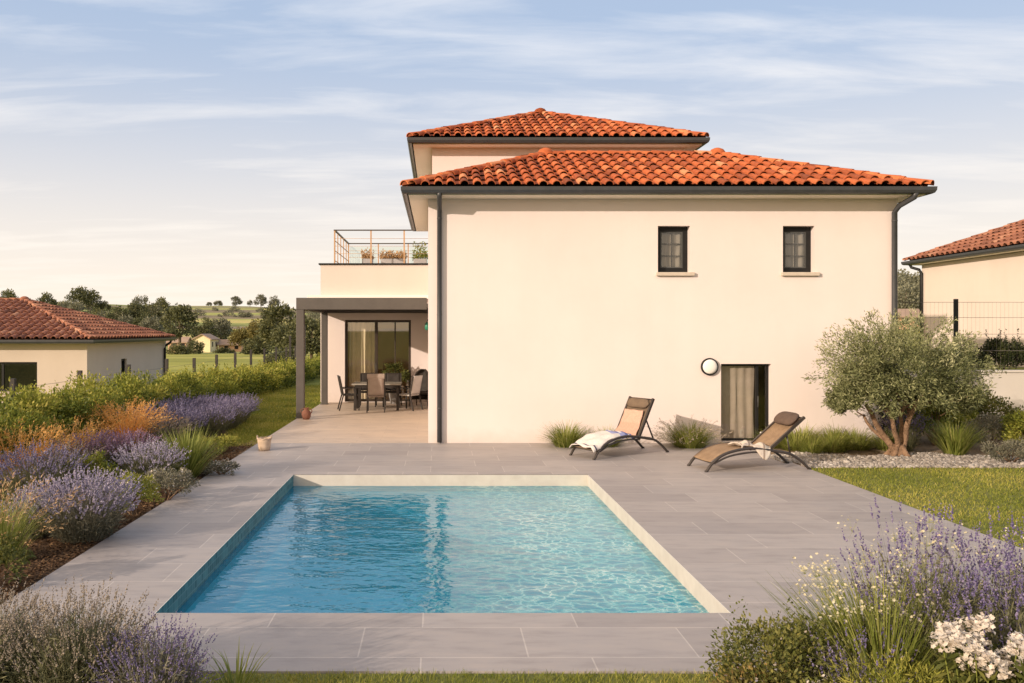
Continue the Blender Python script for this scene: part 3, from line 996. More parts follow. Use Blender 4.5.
def curtain(name, x0, x1, y, z0, z1, mat, label, folds=7, amp=.035, tie=0.0):
    P = []
    n = folds * 8
    rng = random.Random(int(x0 * 100))
    ph = [rng.uniform(-.5, .5) for _ in range(folds + 1)]
    for j in range(9):
        z = z1 + (z0 - z1) * j / 8
        row = []
        for i in range(n + 1):
            s = i / n
            f = int(s * folds)
            row.append((x0 + (x1 - x0) * s + .01 * math.sin(j * .8 + ph[min(f, folds)] * 6), y + amp * math.sin(s * folds * 2 * math.pi + ph[min(f, folds)]) * (.6 + .4 * j / 8), z))
        P.append(row)
    m = MB(); m.grid(P)
    return tag(m.build(name, mat), label, 'curtain')


# ------------------------------------------------------------------ main house
def build_house():
    h = empty('villa', 'large cream two-storey villa with red barrel-tiled hip roofs beyond the pool', 'house', (0, 0, 0))
    x0, x1, y0, y1 = W['x0'], W['x1'], W['y0'], W['y1']
    wins = [(4.475, 5.13, 3.475, 4.42), (7.02, 7.665, 3.475, 4.42)]
    door = (5.76, 6.78, 0.03, 1.61)
    m = MB()
    wall_panel(m, 'y', x0, x1, -.1, 5.0, y0, .3, wins + [door])
    wall_panel(m, 'x', y0 + .301, y1, -.1, 5.0, x0, .3, [])
    wall_panel(m, 'x', y0 + .301, y1, -.1, 5.0, x1 - .3, .3, [])
    wall_panel(m, 'y', x0 + .301, x1 - .301, -.1, 5.0, y1 - .3, .3, [])
    m.build('wall', M['stucco'], h)
    # dark rooms behind the openings
    rm = MB()
    rm.quad((x0 + .4, 20.2, 0), (x1 - .4, 20.2, 0), (x1 - .4, 20.2, 5), (x0 + .4, 20.2, 5))
    rm.quad((x0 + .4, 17.7, 2.6), (x1 - .4, 17.7, 2.6), (x1 - .4, 20.2, 2.6), (x0 + .4, 20.2, 2.6))
    rm.quad((x0 + .4, 17.6, 0.01), (x1 - .4, 17.6, 0.01), (x1 - .4, 20.2, 0.01), (x0 + .4, 20.2, 0.01))
    rm.build('room', M['room'], h)
    # tower behind
    m = MB()
    tx0, tx1, ty0, ty1 = -0.15, 6.3, 21.7, 28.2
    wall_panel(m, 'y', tx0, tx1, 5.0, 7.0, ty0, .3, [])
    wall_panel(m, 'x', ty0 + .301, ty1, 0, 7.0, tx0, .3, [])
    wall_panel(m, 'x', ty0 + .301, ty1, 0, 7.0, tx1 - .3, .3, [])
    wall_panel(m, 'y', tx0 + .301, tx1 - .301, 0, 7.0, ty1 - .3, .3, [])
    m.build('wall', M['stucco'], h)
    # terrace wing
    m = MB()
    gx0, gx1, gy0, gy1 = -3.73, -0.155, 27.0, 33.0
    gd = (-2.96, -0.86, 0.02, 2.62)
    wall_panel(m, 'y', gx0, gx1, 0, 3.26, gy0, .3, [gd])
    pm = MB(); wall_panel(pm, 'y', gx0, gx1, 3.262, 4.37, gy0, .3, []); pm.build('parapet', M['stucco_parapet'], h)
    wall_panel(m, 'x', gy0 + .301, gy1, 0, 4.37, gx0, .3, [])
    wall_panel(m, 'x', gy0 + .301, gy1, 0, 4.37, gx1 - .3, .3, [])
    wall_panel(m, 'y', gx0 + .301, gx1 - .301, 0, 4.37, gy1 - .3, .3, [])
    m.box(gx0 + .31, gx1 - .31, gy0 + .31, gy1 - .31, 3.9, 4.15)
    m.build('wall', M['stucco'], h)
    rm = MB()
    rm.quad((-3.4, 30.5, 0), (-.5, 30.5, 0), (-.5, 30.5, 3.8), (-3.4, 30.5, 3.8))
    rm.quad((-3.4, 27.31, 0.01), (-.5, 27.31, 0.01), (-.5, 30.5, 0.01), (-3.4, 30.5, 0.01))
    rm.build('room', M['room'], h)
    m = MB()
    m.box(gx0 - .06, gx1, gy0 - .05, gy0 + .36, 4.372, 4.42)
    m.box(gx0 - .06, gx0 + .36, gy0 + .361, gy1 + .05, 4.372, 4.42)
    m.box(gx0 + .361, gx1, gy1 - .3, gy1 + .05, 4.372, 4.42)
    m.build('parapet_cap', M['black_frame'], h, bevel=.006)
    # roofs
    hip_roof(h, -0.64, 9.70, 16.76, 23.08, 5.10, .395, M['tile_main'], 3, .5, M['anthracite'], M['soffit'])
    hip_roof(h, -0.68, 6.68, 21.25, 28.61, 7.08, .41, M['tile_main'], 5, .5, M['anthracite'], M['soffit'])
    # downpipes
    m = MB()
    m.tube([(0.03, 16.74, 5.02), (0.03, 16.78, 4.94), (0.03, 17.12, 4.80), (0.03, 17.24, 4.70), (0.03, 17.24, 2.5), (0.03, 17.24, 0.02)], .05, 10)
    for z in (4.55, 2.6, .7):
        m.tube([(0.03, 17.24, z), (0.03, 17.24, z + .025)], .053, 10)
        m.box(.01, .05, 17.26, 17.3, z + .01, z + .04)
    m.build('downpipe', M['anthracite'], h)
    m = MB()
    m.tube([(9.42, 16.74, 5.02), (9.42, 16.80, 4.93), (9.28, 17.10, 4.80), (9.25, 17.22, 4.68), (9.25, 17.22, 2.5), (9.25, 17.22, 0.02)], .055, 10)
    for z in (4.5, 2.6, .7):
        m.tube([(9.25, 17.22, z), (9.25, 17.22, z + .025)], .058, 10)
        m.box(9.23, 9.27, 17.24, 17.3, z + .01, z + .04)
    m.build('downpipe', M['anthracite'], h)
    # upper windows
    for (a, b, c, d) in wins:
        yy = y0 + .17
        f = MB(); frame_boxes(f, a + .001, b - .001, c + .001, d - .001, yy, .10, .07)
        w = f.build('window', M['black_frame'], h, bevel=.006)
        mu = MB()
        ia, ib, ic, id_ = a + .102, b - .102, c + .102, d - .102
        frame_boxes(mu, ia, ib, ic, id_, yy + .012, .022, .04)
        mx = (ia + ib) / 2
        mu.box(mx - .009, mx + .009, yy + .018, yy + .045, ic + .02, id_ - .02)
        for k in (1, 2):
            z = ic + (id_ - ic) * k / 3
            mu.box(ia + .02, ib - .02, yy + .020, yy + .043, z - .009, z + .009)
        mu.build('muntin', M['muntin'], w)
        g = MB(); g.quad((ia, yy + .03, ic), (ib, yy + .03, ic), (ib, yy + .03, id_), (ia, yy + .03, id_))
        g.build('pane', M['glass'], w)
        s = MB(); s.box(a - .04, b + .08, y0 - .07, y0 + .169, c - .075, c - .002)
        s.build('sill', M['sill'], w, bevel=.008)
    # garden door
    a, b, c, d = door
    yy = y0 + .13
    f = MB(); frame_boxes(f, a + .001, b - .001, c + .001, d - .001, yy, .045, .08)
    f.box(b - .27, b - .215, yy - .02, yy + .06, c + .047, d - .047)
    dd = f.build('door', M['black_frame'], h, bevel=.004)
    g = MB(); g.quad((a + .045, yy + .03, c + .045), (b - .045, yy + .03, c + .045), (b - .045, yy + .03, d - .045), (a + .045, yy + .03, d - .045))
    g.build('pane', M['glass'], dd)
    s = MB(); s.box(a - .02, b + .02, y0 - .05, y0 + .129, -.0, c - .001)
    s.build('threshold', M['sill'], dd, bevel=.006)
    hd = MB(); hd.tube([(b - .24, yy - .06, .72), (b - .24, yy - .06, .95)], .01, 8); hd.tube([(b - .24, yy - .06, .74), (b - .24, yy - .018, .74)], .008, 6); hd.tube([(b - .24, yy - .06, .93), (b - .24, yy - .018, .93)], .008, 6)
    hd.build('handle', M['muntin'], dd)
    # sliding terrace door
    a, b, c, d = gd
    yy = gy0 + .12
    f = MB(); frame_boxes(f, a + .001, b - .001, c + .001, d - .001, yy, .075, .1)
    mid = (a + b) / 2 - .06
    f.box(mid - .05, mid + .05, yy + .01, yy + .09, c + .076, d - .076)
    f.box(mid + .58, mid + .62, yy + .03, yy + .08, c + .076, d - .076)
    sd = f.build('sliding_door', M['bronze_frame'], h, bevel=.005)
    for (p, q, s_) in ((a + .075, mid - .05, .04), (mid + .05, b - .075, .055)):
        g = MB(); g.quad((p, yy + s_, c + .075), (q, yy + s_, c + .075), (q, yy + s_, d - .075), (p, yy + s_, d - .075))
        g.build('pane', M['door_glass'], sd)
    hd = MB(); hd.tube([(mid - .0, yy - .04, .95), (mid - .0, yy - .04, 1.25)], .012, 8); hd.tube([(mid, yy - .04, .97), (mid, yy + .012, .97)], .01, 6); hd.tube([(mid, yy - .04, 1.23), (mid, yy + .012, 1.23)], .01, 6)
    hd.build('handle', M['muntin'], sd)
    return h


build_house()
curtain('curtain', 5.80, 6.5, 17.50, .03, 1.66, M['curtain'], 'taupe curtain hanging behind the glass of the low garden door', 4, .013)
curtain('curtain', -2.86, -2.0, 27.42, .03, 2.66, M['curtain_white'], 'pale curtain hanging behind the terrace sliding door', 6, .03)
curtain('curtain', 4.47, 5.14, 17.54, 3.4, 4.5, M['curtain_grey'], 'net curtain behind the upper window nearer the middle of the wall', 5, .02)
curtain('curtain', 7.01, 7.67, 17.54, 3.4, 4.5, M['curtain_grey'], 'net curtain behind the upper window nearer the right corner of the villa', 5, .02)


def build_wall_lamp():
    r = empty('wall_lamp', 'round white wall lamp with black rim beside the garden door', 'lamp', (5.52, 17.3, 1.555))
    m = MB(); m.lathe([(0.0, -.001), (.175, -.001), (.178, .03), (.172, .055), (.150, .058), (.148, .03)], 32)
    o = m.build('rim', M['black_frame'], r); o.rotation_euler = (R(90), 0, 0); o.location = (0, 0, 0)
    m = MB(); m.lathe([(.149, .032), (.147, .056), (.12, .075), (.06, .086), (0, .088)], 32)
    o = m.build('lamp_shade', M['white_plastic'], r); o.rotation_euler = (R(90), 0, 0)
    # lantern on the terrace side of the house
    r = empty('lantern', 'small green wall lantern on the villa corner beside the covered terrace', 'lamp', (-.3, 23.0, 2.42))
    m = MB(); m.lathe([(0, -.13), (.035, -.12), (.06, -.07), (.055, .05), (.02, .09), (0, .1)], 12)
    m.build('lamp_shade', M['teal_lamp'], r)
    m = MB(); m.tube([(0, 0, .09), (0.02, 0, .16), (.08, 0, .17), (.149, 0, .14)], .01, 6); m.box(.128, .149, -.03, .03, .06, .2)
    m.build('bracket', M['black_frame'], r)


build_wall_lamp()


def build_pergola():
    r = empty('pergola', 'dark grey metal pergola shading the terrace beside the villa', 'pergola', (-3.6, 22.2, 0))
    def mk(name, bx, mat='pergola', bev=.008):
        m = MB()
        for b in bx:
            b = (b[0] + 3.6, b[1] + 3.6, b[2] - 22.2, b[3] - 22.2, b[4], b[5])
            m.box(*b)
        return m.build(name, M[mat], r, bevel=bev)
    mk('post', [(-3.69, -3.49, 22.1, 22.3, .005, 2.83), (-3.72, -3.46, 22.07, 22.33, .0045, .02)])
    mk('post', [(-3.60, -3.42, 26.2, 26.4, .005, 2.83), (-3.63, -3.39, 26.17, 26.43, .0045, .02)])
    mk('beam', [(-3.69, -.29, 22.1, 22.28, 2.832, 3.14)])
    mk('beam', [(-3.69, -3.5, 22.281, 26.98, 2.832, 3.14)])
    mk('beam', [(-3.499, -.29, 26.8, 26.98, 2.836, 3.138)])
    sl = []
    y = 22.29
    while y < 26.75:
        sl.append((-3.495, -.30, y, y + .17, 2.95, 2.975)); y += .178
    mk('roof_panel', sl, 'pergola', 0)
    mk('flashing', [(-4.12, -.3, 26.74, 26.995, 3.28, 3.40)], 'white_plastic')


build_pergola()


def build_railing():
    r = empty('balustrade', 'copper coloured balustrade with horizontal rails round the roof terrace', 'railing', (-3.3, 27.15, 4.42))
    x0, x1, y0, y1 = 0.0, 3.14, 0.0, 4.2
    pts = []
    for (x, y) in ((0, 0), (1.16, 0), (2.22, 0), (0, 4.2), (1.1, 4.2), (2.2, 4.2)):
        m = MB(); m.box(x - .022, x + .022, y - .022, y + .022, 0, 1.05)
        m.box(x - .04, x + .04, y - .04, y + .04, 0, .012)
        m.build('post', M['wood'], r)
    m = MB()
    m.box(-.03, x1, -.03, .03, 1.051, 1.085); m.box(-.03, .03, .031, 4.169, 1.051, 1.085); m.box(-.03, x1, 4.17, 4.23, 1.051, 1.085)
    m.build('handrail', M['bronze_frame'], r)
    for z in (.32, .56, .80):
        for y in (0, 4.2):
            m = MB(); m.tube([(0, y, z), (x1, y, z)], .006, 6); m.build('rail', M['wood'], r)
    m = MB()
    for y in (.85, 1.7, 2.55, 3.4):
        m.box(-.014, .014, y - .014, y + .014, 0.0, 1.05)
    for z in (.1, .42, .74):
        m.bar((0, .023, z), (0, 4.177, z), .02, .02)
    m.build('side_grille', M['wood'], r)
    for (a, b) in ((.05, 1.05), (1.15, 2.15), (2.25, 3.1)):
        m = MB(); m.box(a, b, 4.195, 4.205, .05, .95); m.build('glass_panel', M['clear_glass'], r)


build_railing()


# ------------------------------------------------------------------ plants (builders)
def lavender(name, label, loc, r, h, n, flower, leaf='lav_leaf', spike=.085, sw=.016, group=None, cat='lavender', wild=1.0, leafk=9, whorls=5, dens=.72):
    root = empty(name, label, cat, loc, random.uniform(0, 6.28), group)
    rng = RNG
    t = rng.uniform(0, 2 * np.pi, n); q = np.sqrt(rng.uniform(0, 1, n))
    base = np.stack([np.cos(t) * q * r * .35, np.sin(t) * q * r * .35, np.zeros(n)], 1)
    hh = h * (1 - .30 * q ** 2) * rng.uniform(.62, 1.12, n)
    tip = np.stack([np.cos(t) * q * r * .92, np.sin(t) * q * r * .92, hh], 1) + rng.normal(size=(n, 3)) * .045 * wild
    d0 = unit(tip - base + np.array([0, 0, .5]) * h)
    L = np.linalg.norm(tip - base, axis=1)
    st = Leaves()
    bend = unit(tip - base) - d0
    end, ed = st.strips(base, d0, bend * 1.6, L, .0045, np.clip(rng.normal(.6, .2, n), 0, 1), 3)
    st.build('stem', M[leaf], root)
    # leaves low on the stems
    lv = Leaves()
    k = n * leafk
    idx = rng.integers(0, n, k); f = rng.uniform(.08, .78, k) ** .9
    p = base[idx] + (end[idx] - base[idx]) * f[:, None] + rng.normal(size=(k, 3)) * .018
    p[:, 2] = np.maximum(p[:, 2], .01)
    dd = unit(ed[idx] * .9 + rng.normal(size=(k, 3)) * .55)
    lv.add('leaf', p, dd, rng.uniform(.035, .075, k), rng.uniform(.005, .011, k), np.clip(f * .9 + rng.normal(0, .15, k), 0, 1))
    lv.build('foliage', M[leaf], root)
    fl = Leaves()
    kf = rng.uniform(0, 1, n) < dens
    end, ed = end[kf], ed[kf]; n = len(end)
    for w in range(whorls):
        s = (w + .2) / whorls
        sz = sw * (1.15 - .6 * s) * rng.uniform(.8, 1.25, n)
        pp = end - ed * .01 + ed * (spike * s * rng.uniform(.75, 1.2, n))[:, None] + rng.normal(size=(n, 3)) * .002
        fl.add('oct', pp, unit(ed + rng.normal(size=(n, 3)) * .35), sz * 1.5, sz, np.clip(rng.normal(.5, .25, n), 0, 1))
    fl.build('flower', M[flower], root)
    return root


def tuft(name, label, loc, r, h, n, mat, w=.009, arch=1.0, seeds=None, group=None, cat='grass tuft', spread=.7):
    root = empty(name, label, cat, loc, random.uniform(0, 6.28), group)
    rng = RNG
    t = rng.uniform(0, 2 * np.pi, n); q = np.sqrt(rng.uniform(0, 1, n))
    base = np.stack([np.cos(t) * q * r * .3, np.sin(t) * q * r * .3, np.zeros(n)], 1)
    out = np.stack([np.cos(t), np.sin(t), np.zeros(n)], 1)
    lean = (rng.uniform(.05, spread, n) * (q + .15))[:, None]
    d0 = unit(out * lean + np.array([0, 0, 1]) + rng.normal(size=(n, 3)) * .10)
    bend = (out * rng.uniform(.2, 1.3, n)[:, None] + np.array([0, 0, -1]) * rng.uniform(.1, .8, n)[:, None]) * arch
    L = h * rng.uniform(.6, 1.15, n)
    lv = Leaves()
    end, ed = lv.strips(base, d0, bend, L, w * rng.uniform(.6, 1.2, n), np.clip(rng.normal(.5, .24, n), 0, 1), 4)
    lv.build('foliage', M[mat], root)
    if seeds:
        k = max(8, int(n * seeds[1]))
        pick = rng.choice(n, k, replace=False)
        sd = Leaves()
        for w_ in range(7):
            pp = end[pick] + ed[pick] * (w_ * .024 - .05) + rng.normal(size=(k, 3)) * .009
            sd.add('leaf', pp, unit(ed[pick] + rng.normal(size=(k, 3)) * .5), .05, .011, np.clip(rng.normal(.65, .2, k), 0, 1))
        sd.build('seed_head', M[seeds[0]], root)
    return root


def clump_points(n, rx, ry, rz, nc, spread, rng=RNG, zmin=-.25, shell=.55):
    d = rand_dirs(nc, zmin)
    rad = rng.uniform(shell, 1, nc) ** .7
    c = d * rad[:, None] * np.array([rx, ry, rz])
    idx = rng.integers(0, nc, n)
    g = rng.normal(size=(n, 3))
    g = unit(g) * (rng.uniform(0, 1, n) ** .45)[:, None] * spread
    p = c[idx] + g * np.array([1, 1, .75])
    return p, unit(p - c[idx] + d[idx] * spread * .7), idx, c


def shrub(name, label, loc, r, h, n, mat, leaf=(.06, .03), nc=60, flowers=None, group=None, cat='shrub', ry=None, spread=.22, sprouts=0):
    root = empty(name, label, cat, loc, random.uniform(0, 6.28) if ry is None else 0, group)
    rng = RNG
    ry = ry or r
    p, nrm, idx, c = clump_points(n, r * .86, ry * .86, h * .52, nc, spread * max(r, .3))
    p[:, 2] += h * .45
    keep = p[:, 2] > .01
    p, nrm, idx = p[keep], nrm[keep], idx[keep]
    N = len(p)
    ct = rng.normal(0, .13, nc)
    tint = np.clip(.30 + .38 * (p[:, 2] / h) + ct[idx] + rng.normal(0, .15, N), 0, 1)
    lv = Leaves()
    dd = unit(nrm + rng.normal(size=(N, 3)) * .7 + np.array([0, 0, .25]))
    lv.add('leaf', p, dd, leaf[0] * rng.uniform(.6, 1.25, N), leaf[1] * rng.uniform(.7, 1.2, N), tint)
    if sprouts:
        for _ in range(sprouts):
            a = rng.uniform(0, 6.28); rr = rng.uniform(0, .75)
            b = np.array([math.cos(a) * r * rr, math.sin(a) * ry * rr, h * .7])
            hgt = rng.uniform(.3, .62) * h
            k = 26
            z = np.linspace(0, 1, k)
            pp = b + np.stack([rng.normal(0, .012, k), rng.normal(0, .012, k), z * hgt], 1)
            lv.add('leaf', pp, unit(rand_dirs(k) + np.array([0, 0, .5])), leaf[0] * (1.1 - .6 * z), leaf[1], np.clip(.55 + rng.normal(0, .2, k), 0, 1))
    lv.build('foliage', M[mat], root)
    st = MB()
    for _ in range(10):
        q = c[rng.integers(0, nc)]
        e = Vector((q[0] * .8, q[1] * .8, max(.1, q[2] * .8 + h * .45)))
        st.tube([(e.x * .1, e.y * .1, 0), (e.x * .5, e.y * .5, e.z * .55), e], [.014, .01, .004], 5, cap=False)
    st.build('stem', M['bark'], root)
    if flowers:
        fmat, fn, fs = flowers
        fl = Leaves()
        cand = np.where((p[:, 2] > h * .45))[0]
        ci = rng.choice(cand, min(fn, len(cand)), replace=False)
        fp = p[ci] + nrm[ci] * .02 + np.array([0, 0, .015])
        blossom(fl, fp, fs)
        fl.build('flower', M[fmat], root)
    return root


def blossom(fl, fp, fs, tintm=.6):
    """five-petalled flowers at the points fp"""
    rng = RNG
    n = len(fp)
    up = unit(rand_dirs(n, -.1) * .8 + np.array([0, -.25, .6]))
    a = unit(np.cross(up, rng.normal(size=(n, 3)))); b = np.cross(up, a)
    for k in range(5):
        t = 2 * math.pi * k / 5
        d = unit(a * math.cos(t) + b * math.sin(t) + up * .25)
        sz = fs * rng.uniform(.8, 1.2, n)
        fl.add('leaf', fp, d, sz, sz * .85, np.clip(rng.normal(tintm, .2, n), 0, 1), side=up)


def far_tree(name, label, loc, r, h, mat, n=2600, group=None, trunk=True, leaf=None, nc=26, squash=1.0, cat='tree'):
    root = empty(name, label, cat, loc, random.uniform(0, 6.28), group)
    rng = RNG
    rz = h * .40 * squash
    p, nrm, idx, c = clump_points(n, r * .80, r * .80, rz, nc, r * .36, zmin=-.6, shell=.45)
    p[:, 2] += h - rz * 1.15
    keep = p[:, 2] > .15
    p, nrm, idx = p[keep], nrm[keep], idx[keep]
    ct = rng.normal(0, .10, nc)
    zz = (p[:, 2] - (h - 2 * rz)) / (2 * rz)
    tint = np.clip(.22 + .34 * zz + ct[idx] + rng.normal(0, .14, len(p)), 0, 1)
    lf = leaf or r * .13
    lv = Leaves()
    lv.add('leaf', p, unit(nrm + rng.normal(size=p.shape) * .6), lf * rng.uniform(.6, 1.4, len(p)), lf * .7 * rng.uniform(.7, 1.3, len(p)), tint)
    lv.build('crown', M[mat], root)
    if trunk:
        m = MB()
        zc = h - rz * 1.1
        m.tube([(0, 0, -.3), (r * .02, 0, zc * .5), (-r * .03, r * .02, zc), (0, 0, zc + rz * .5)], [h * .035, h * .028, h * .02, h * .006], 7)
        for k in range(5):
            q = c[rng.integers(0, nc)]
            m.tube([(0, 0, zc * .55), (q[0] * .4, q[1] * .4, zc * .85), (q[0] * .85, q[1] * .85, h - rz * 1.15 + q[2] * .85)], [h * .016, h * .011, h * .004], 5, cap=False)
        m.build('trunk', M['bark_far'], root)
    return root


def replicate(src, loc, rz, s, label):
    c = copy_tree(src)
    c.location = loc
    c.rotation_euler = (0, 0, rz)
    c.scale = (s, s, s * random.uniform(.94, 1.08))
    c['label'] = label
    return c


# ------------------------------------------------------------------ grass
def grass_patch(name, label, polys, n, h, mat='grass', w=.006, z0=-.012):
    lv = Leaves()
    for (fn, share) in polys:
        k = int(n * share)
        P = fn(k)
        k = len(P)
        cl = np.clip(.5 + .25 * np.sin(P[:, 0] * 2.1 + np.sin(P[:, 1] * 1.3)) * np.sin(P[:, 1] * 1.7 + 1) + RNG.normal(0, .22, k), 0, 1)
        d = unit(RNG.normal(size=(k, 3)) * np.array([.55, .55, .1]) + np.array([0, 0, 1]))
        pos = np.stack([P[:, 0], P[:, 1], np.full(k, z0)], 1) if P.shape[1] == 2 else P
        lv.add('blade', pos, d, h * RNG.uniform(.5, 1.3, k), w * RNG.uniform(.7, 1.4, k), cl)
    return tag(lv.build(name, M[mat]), label, kind='stuff')


def rect(x0, x1, y0, y1, bias=0):
    def f(k):
        u = RNG.uniform(0, 1, k); 
        return np.stack([RNG.uniform(x0, x1, k), y0 + (y1 - y0) * (u ** (1 + bias)), ], 1)
    return f


def strip_left(k):
    y = 16.8 + 19 * RNG.uniform(0, 1, k) ** 1.1
    xl = np.interp(y, [16.8, 18.5, 20.5, 24, 36], [-4.3, -4.75, -4.9, -6.3, -6.6])
    return np.stack([xl + (-3.68 - xl) * RNG.uniform(0, 1, k), y], 1)


grass_patch('grass', 'short sunlit lawn grass right of the patio', [(rect(6.17, 13.5, 5.2, 14.2), 1.0)], 90000, .04, w=.008)
grass_patch('grass', 'rough grass along the front edge of the patio', [(rect(-3.6, 6.1, 4.6, 5.70), 1.0)], 42000, .045, w=.004)
grass_patch('grass', 'sunlit grass strip between the lavender and the terrace', [(strip_left, 1.0)], 32000, .06, w=.010, z0=-.03)


def scatter_stones(name, label, fn, n, size, mat, z=-.01, kind='stuff', flat=.6):
    tv = np.array([[1, 0, 0], [-1, 0, 0], [0, 1, 0], [0, -1, 0], [0, 0, 1], [0, 0, -1], [.62, .62, .4], [-.62, .62, .4], [.62, -.62, .4], [-.62, -.62, .4]]) 
    # rounded stone: subdivided cube pushed to a sphere
    g = []
    idx = {}
    fs = []
    def vid(p):
        p = np.array(p, float); p = p / np.linalg.norm(p)
        key = tuple(np.round(p, 4))
        if key not in idx:
            idx[key] = len(g); g.append(p)
        return idx[key]
    for ax in range(3):
        for sg in (-1, 1):
            for i in range(2):
                for j in range(2):
                    q = []
                    for (a, b) in ((i, j), (i + 1, j), (i + 1, j + 1), (i, j + 1)):
                        p = [0, 0, 0]; p[ax] = sg; p[(ax + 1) % 3] = a - 1; p[(ax + 2) % 3] = b - 1
                        q.append(vid(p))
                    fs.append(q if sg > 0 else q[::-1])
    tv = np.array(g); tf = np.array(fs)
    P = fn(n); n = len(P)
    s = size * RNG.lognormal(0, .35, n)
    A = np.linalg.qr(RNG.normal(size=(n, 3, 3)))[0]
    sc = np.stack([s, s * RNG.uniform(.6, 1, n), s * RNG.uniform(.45, .8, n)], 1)
    V = np.einsum('nij,nkj->nki', A, tv[None] * sc[:, None])
    V[:, :, 2] *= flat + .3
    V += np.stack([P[:, 0], P[:, 1], z + s * .25], 1)[:, None]
    lv = Leaves()
    lv.push(V.reshape(-1, 3), tf, n, len(tv), np.clip(RNG.normal(.5, .25, n), 0, 1))
    return tag(lv.build(name, M[mat], smooth=True), label, kind=kind)


def gravel_fn(k):
    P = np.stack([RNG.uniform(6.0, 10.4, k), RNG.uniform(14.18, 15.9, k)], 1)
    lim = 14.22 + np.clip((P[:, 0] - 6.0) * .1, 0, .25)
    up = 15.75 + .2 * np.sin(P[:, 0] * 3)
    return P[(P[:, 1] > 14.22) & (P[:, 1] < up) & ((P[:, 0] > 6.2) | (P[:, 1] > 14.7))]


scatter_stones('gravel', 'pale gravel round the foot of the olive tree', gravel_fn, 11000, .022, 'pebble')


def chips_fn(k):
    y = RNG.uniform(4.6, 17, k)
    return np.stack([-3.68 - RNG.exponential(.55, k) - 0.01, y], 1)


_P = chips_fn(26000)
_lv = Leaves()
_lv.add('leaf', np.stack([_P[:, 0], _P[:, 1], RNG.uniform(-.012, .012, len(_P))], 1), unit(RNG.normal(size=(len(_P), 3)) * np.array([1, 1, .3])), RNG.uniform(.02, .07, len(_P)), RNG.uniform(.008, .022, len(_P)),
        np.clip(RNG.normal(.5, .25, len(_P)), 0, 1), side=unit(RNG.normal(size=(len(_P), 3)) * np.array([.35, .35, .2]) + np.array([0, 0, 1])))
tag(_lv.build('mulch', M['chips']), 'bark mulch covering the flower bed beside the patio', kind='stuff')

# ------------------------------------------------------------------ hedge and left bed
def build_hedge():
    root = empty('hedge', 'long leafy green hedge along the fence behind the flower bed', 'hedge', (-7.2, 12, 0))
    rng = RNG
    ys = np.concatenate([np.arange(11.5, 46, .62)])
    lv = Leaves()
    st = MB()
    for y in ys:
        for side in (0, 1):
            n = int(1500 * (1 if y < 26 else .6))
            hh = rng.uniform(.85, 1.15) * float(np.interp(y, [11, 14, 22, 32, 46], [1.30, 1.30, 1.06, .80, .80]))
            cx = -7.2 + rng.uniform(-.2, .2) + (.42 if side else -.35)
            cy = y + rng.uniform(-.3, .3)
            if cy > 30:
                cx += (cy - 30) * .075
            p, nrm, idx, c = clump_points(n, .55, .55, hh * .5, 16, .22, zmin=-.6)
            p[:, 2] += hh * .48
            k = p[:, 2] > .03
            p, nrm, idx = p[k], nrm[k], idx[k]
            ct = rng.normal(0, .14, 16)
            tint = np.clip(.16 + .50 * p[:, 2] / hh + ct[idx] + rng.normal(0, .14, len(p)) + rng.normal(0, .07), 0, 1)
            lz = 0.075 if y < 26 else .10
            p2 = p + np.array([cx + 7.2, cy - 12, -0.03])
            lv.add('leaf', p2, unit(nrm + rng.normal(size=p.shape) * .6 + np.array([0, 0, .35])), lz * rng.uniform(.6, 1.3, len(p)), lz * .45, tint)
            # upright new shoots
            for _ in range(3):
                b = np.array([cx + 7.2 + rng.uniform(-.4, .4), cy - 12 + rng.uniform(-.4, .4), hh * .8])
                kk = 12; z = np.linspace(0, 1, kk)
                pp = b + np.stack([rng.normal(0, .02, kk) + z * rng.normal(0, .06), rng.normal(0, .02, kk), z * rng.uniform(.2, .42)], 1)
                lv.add('leaf', pp, unit(rand_dirs(kk) + np.array([0, 0, .7])), lz * .95, lz * .4, np.clip(rng.normal(.72, .15, kk), 0, 1))
            st.tube([(cx + 7.2, cy - 12, -.1), (cx + 7.25, cy - 12, .35), (cx + 7.2, cy - 11.95, hh * .8)], [.025, .02, .006], 5, cap=False)
    lv.build('foliage', M['hedge'], root)


build_hedge()

# far row of deep purple lavender
LAV_GRP = 'purple lavender bushes in the row along the lawn'
far_lab = 'deep purple lavender bush in the long row beside the grass strip'
lavA = lavender('lavender_bush', far_lab, (-4.95, 19.9, -.02), .66, .60, 560, 'lav_far', spike=.11, sw=.024, group=LAV_GRP, leafk=7, whorls=4)
lavB = lavender('lavender_bush', far_lab, (-5.55, 20.6, -.02), .66, .62, 560, 'lav_far', spike=.11, sw=.024, group=LAV_GRP, leafk=7, whorls=4)
for i, (x, y, s) in enumerate(((-5.05, 21.1, .95), (-5.75, 19.5, 1.0), (-5.0, 18.8, .92), (-5.8, 18.3, 1.05), (-5.2, 22.2, .95), (-6.2, 20.4, 1.05), (-6.2, 18.9, 1.05), (-5.35, 17.7, .9), (-6.3, 17.2, 1.05), (-5.9, 21.7, 1.0))):
    replicate(lavA if i % 2 else lavB, (x, y, -.02), random.uniform(0, 6.28), s, far_lab)


def bed(px, py):
    x, y = ground_at(px, py)
    return (x, y, -.015)


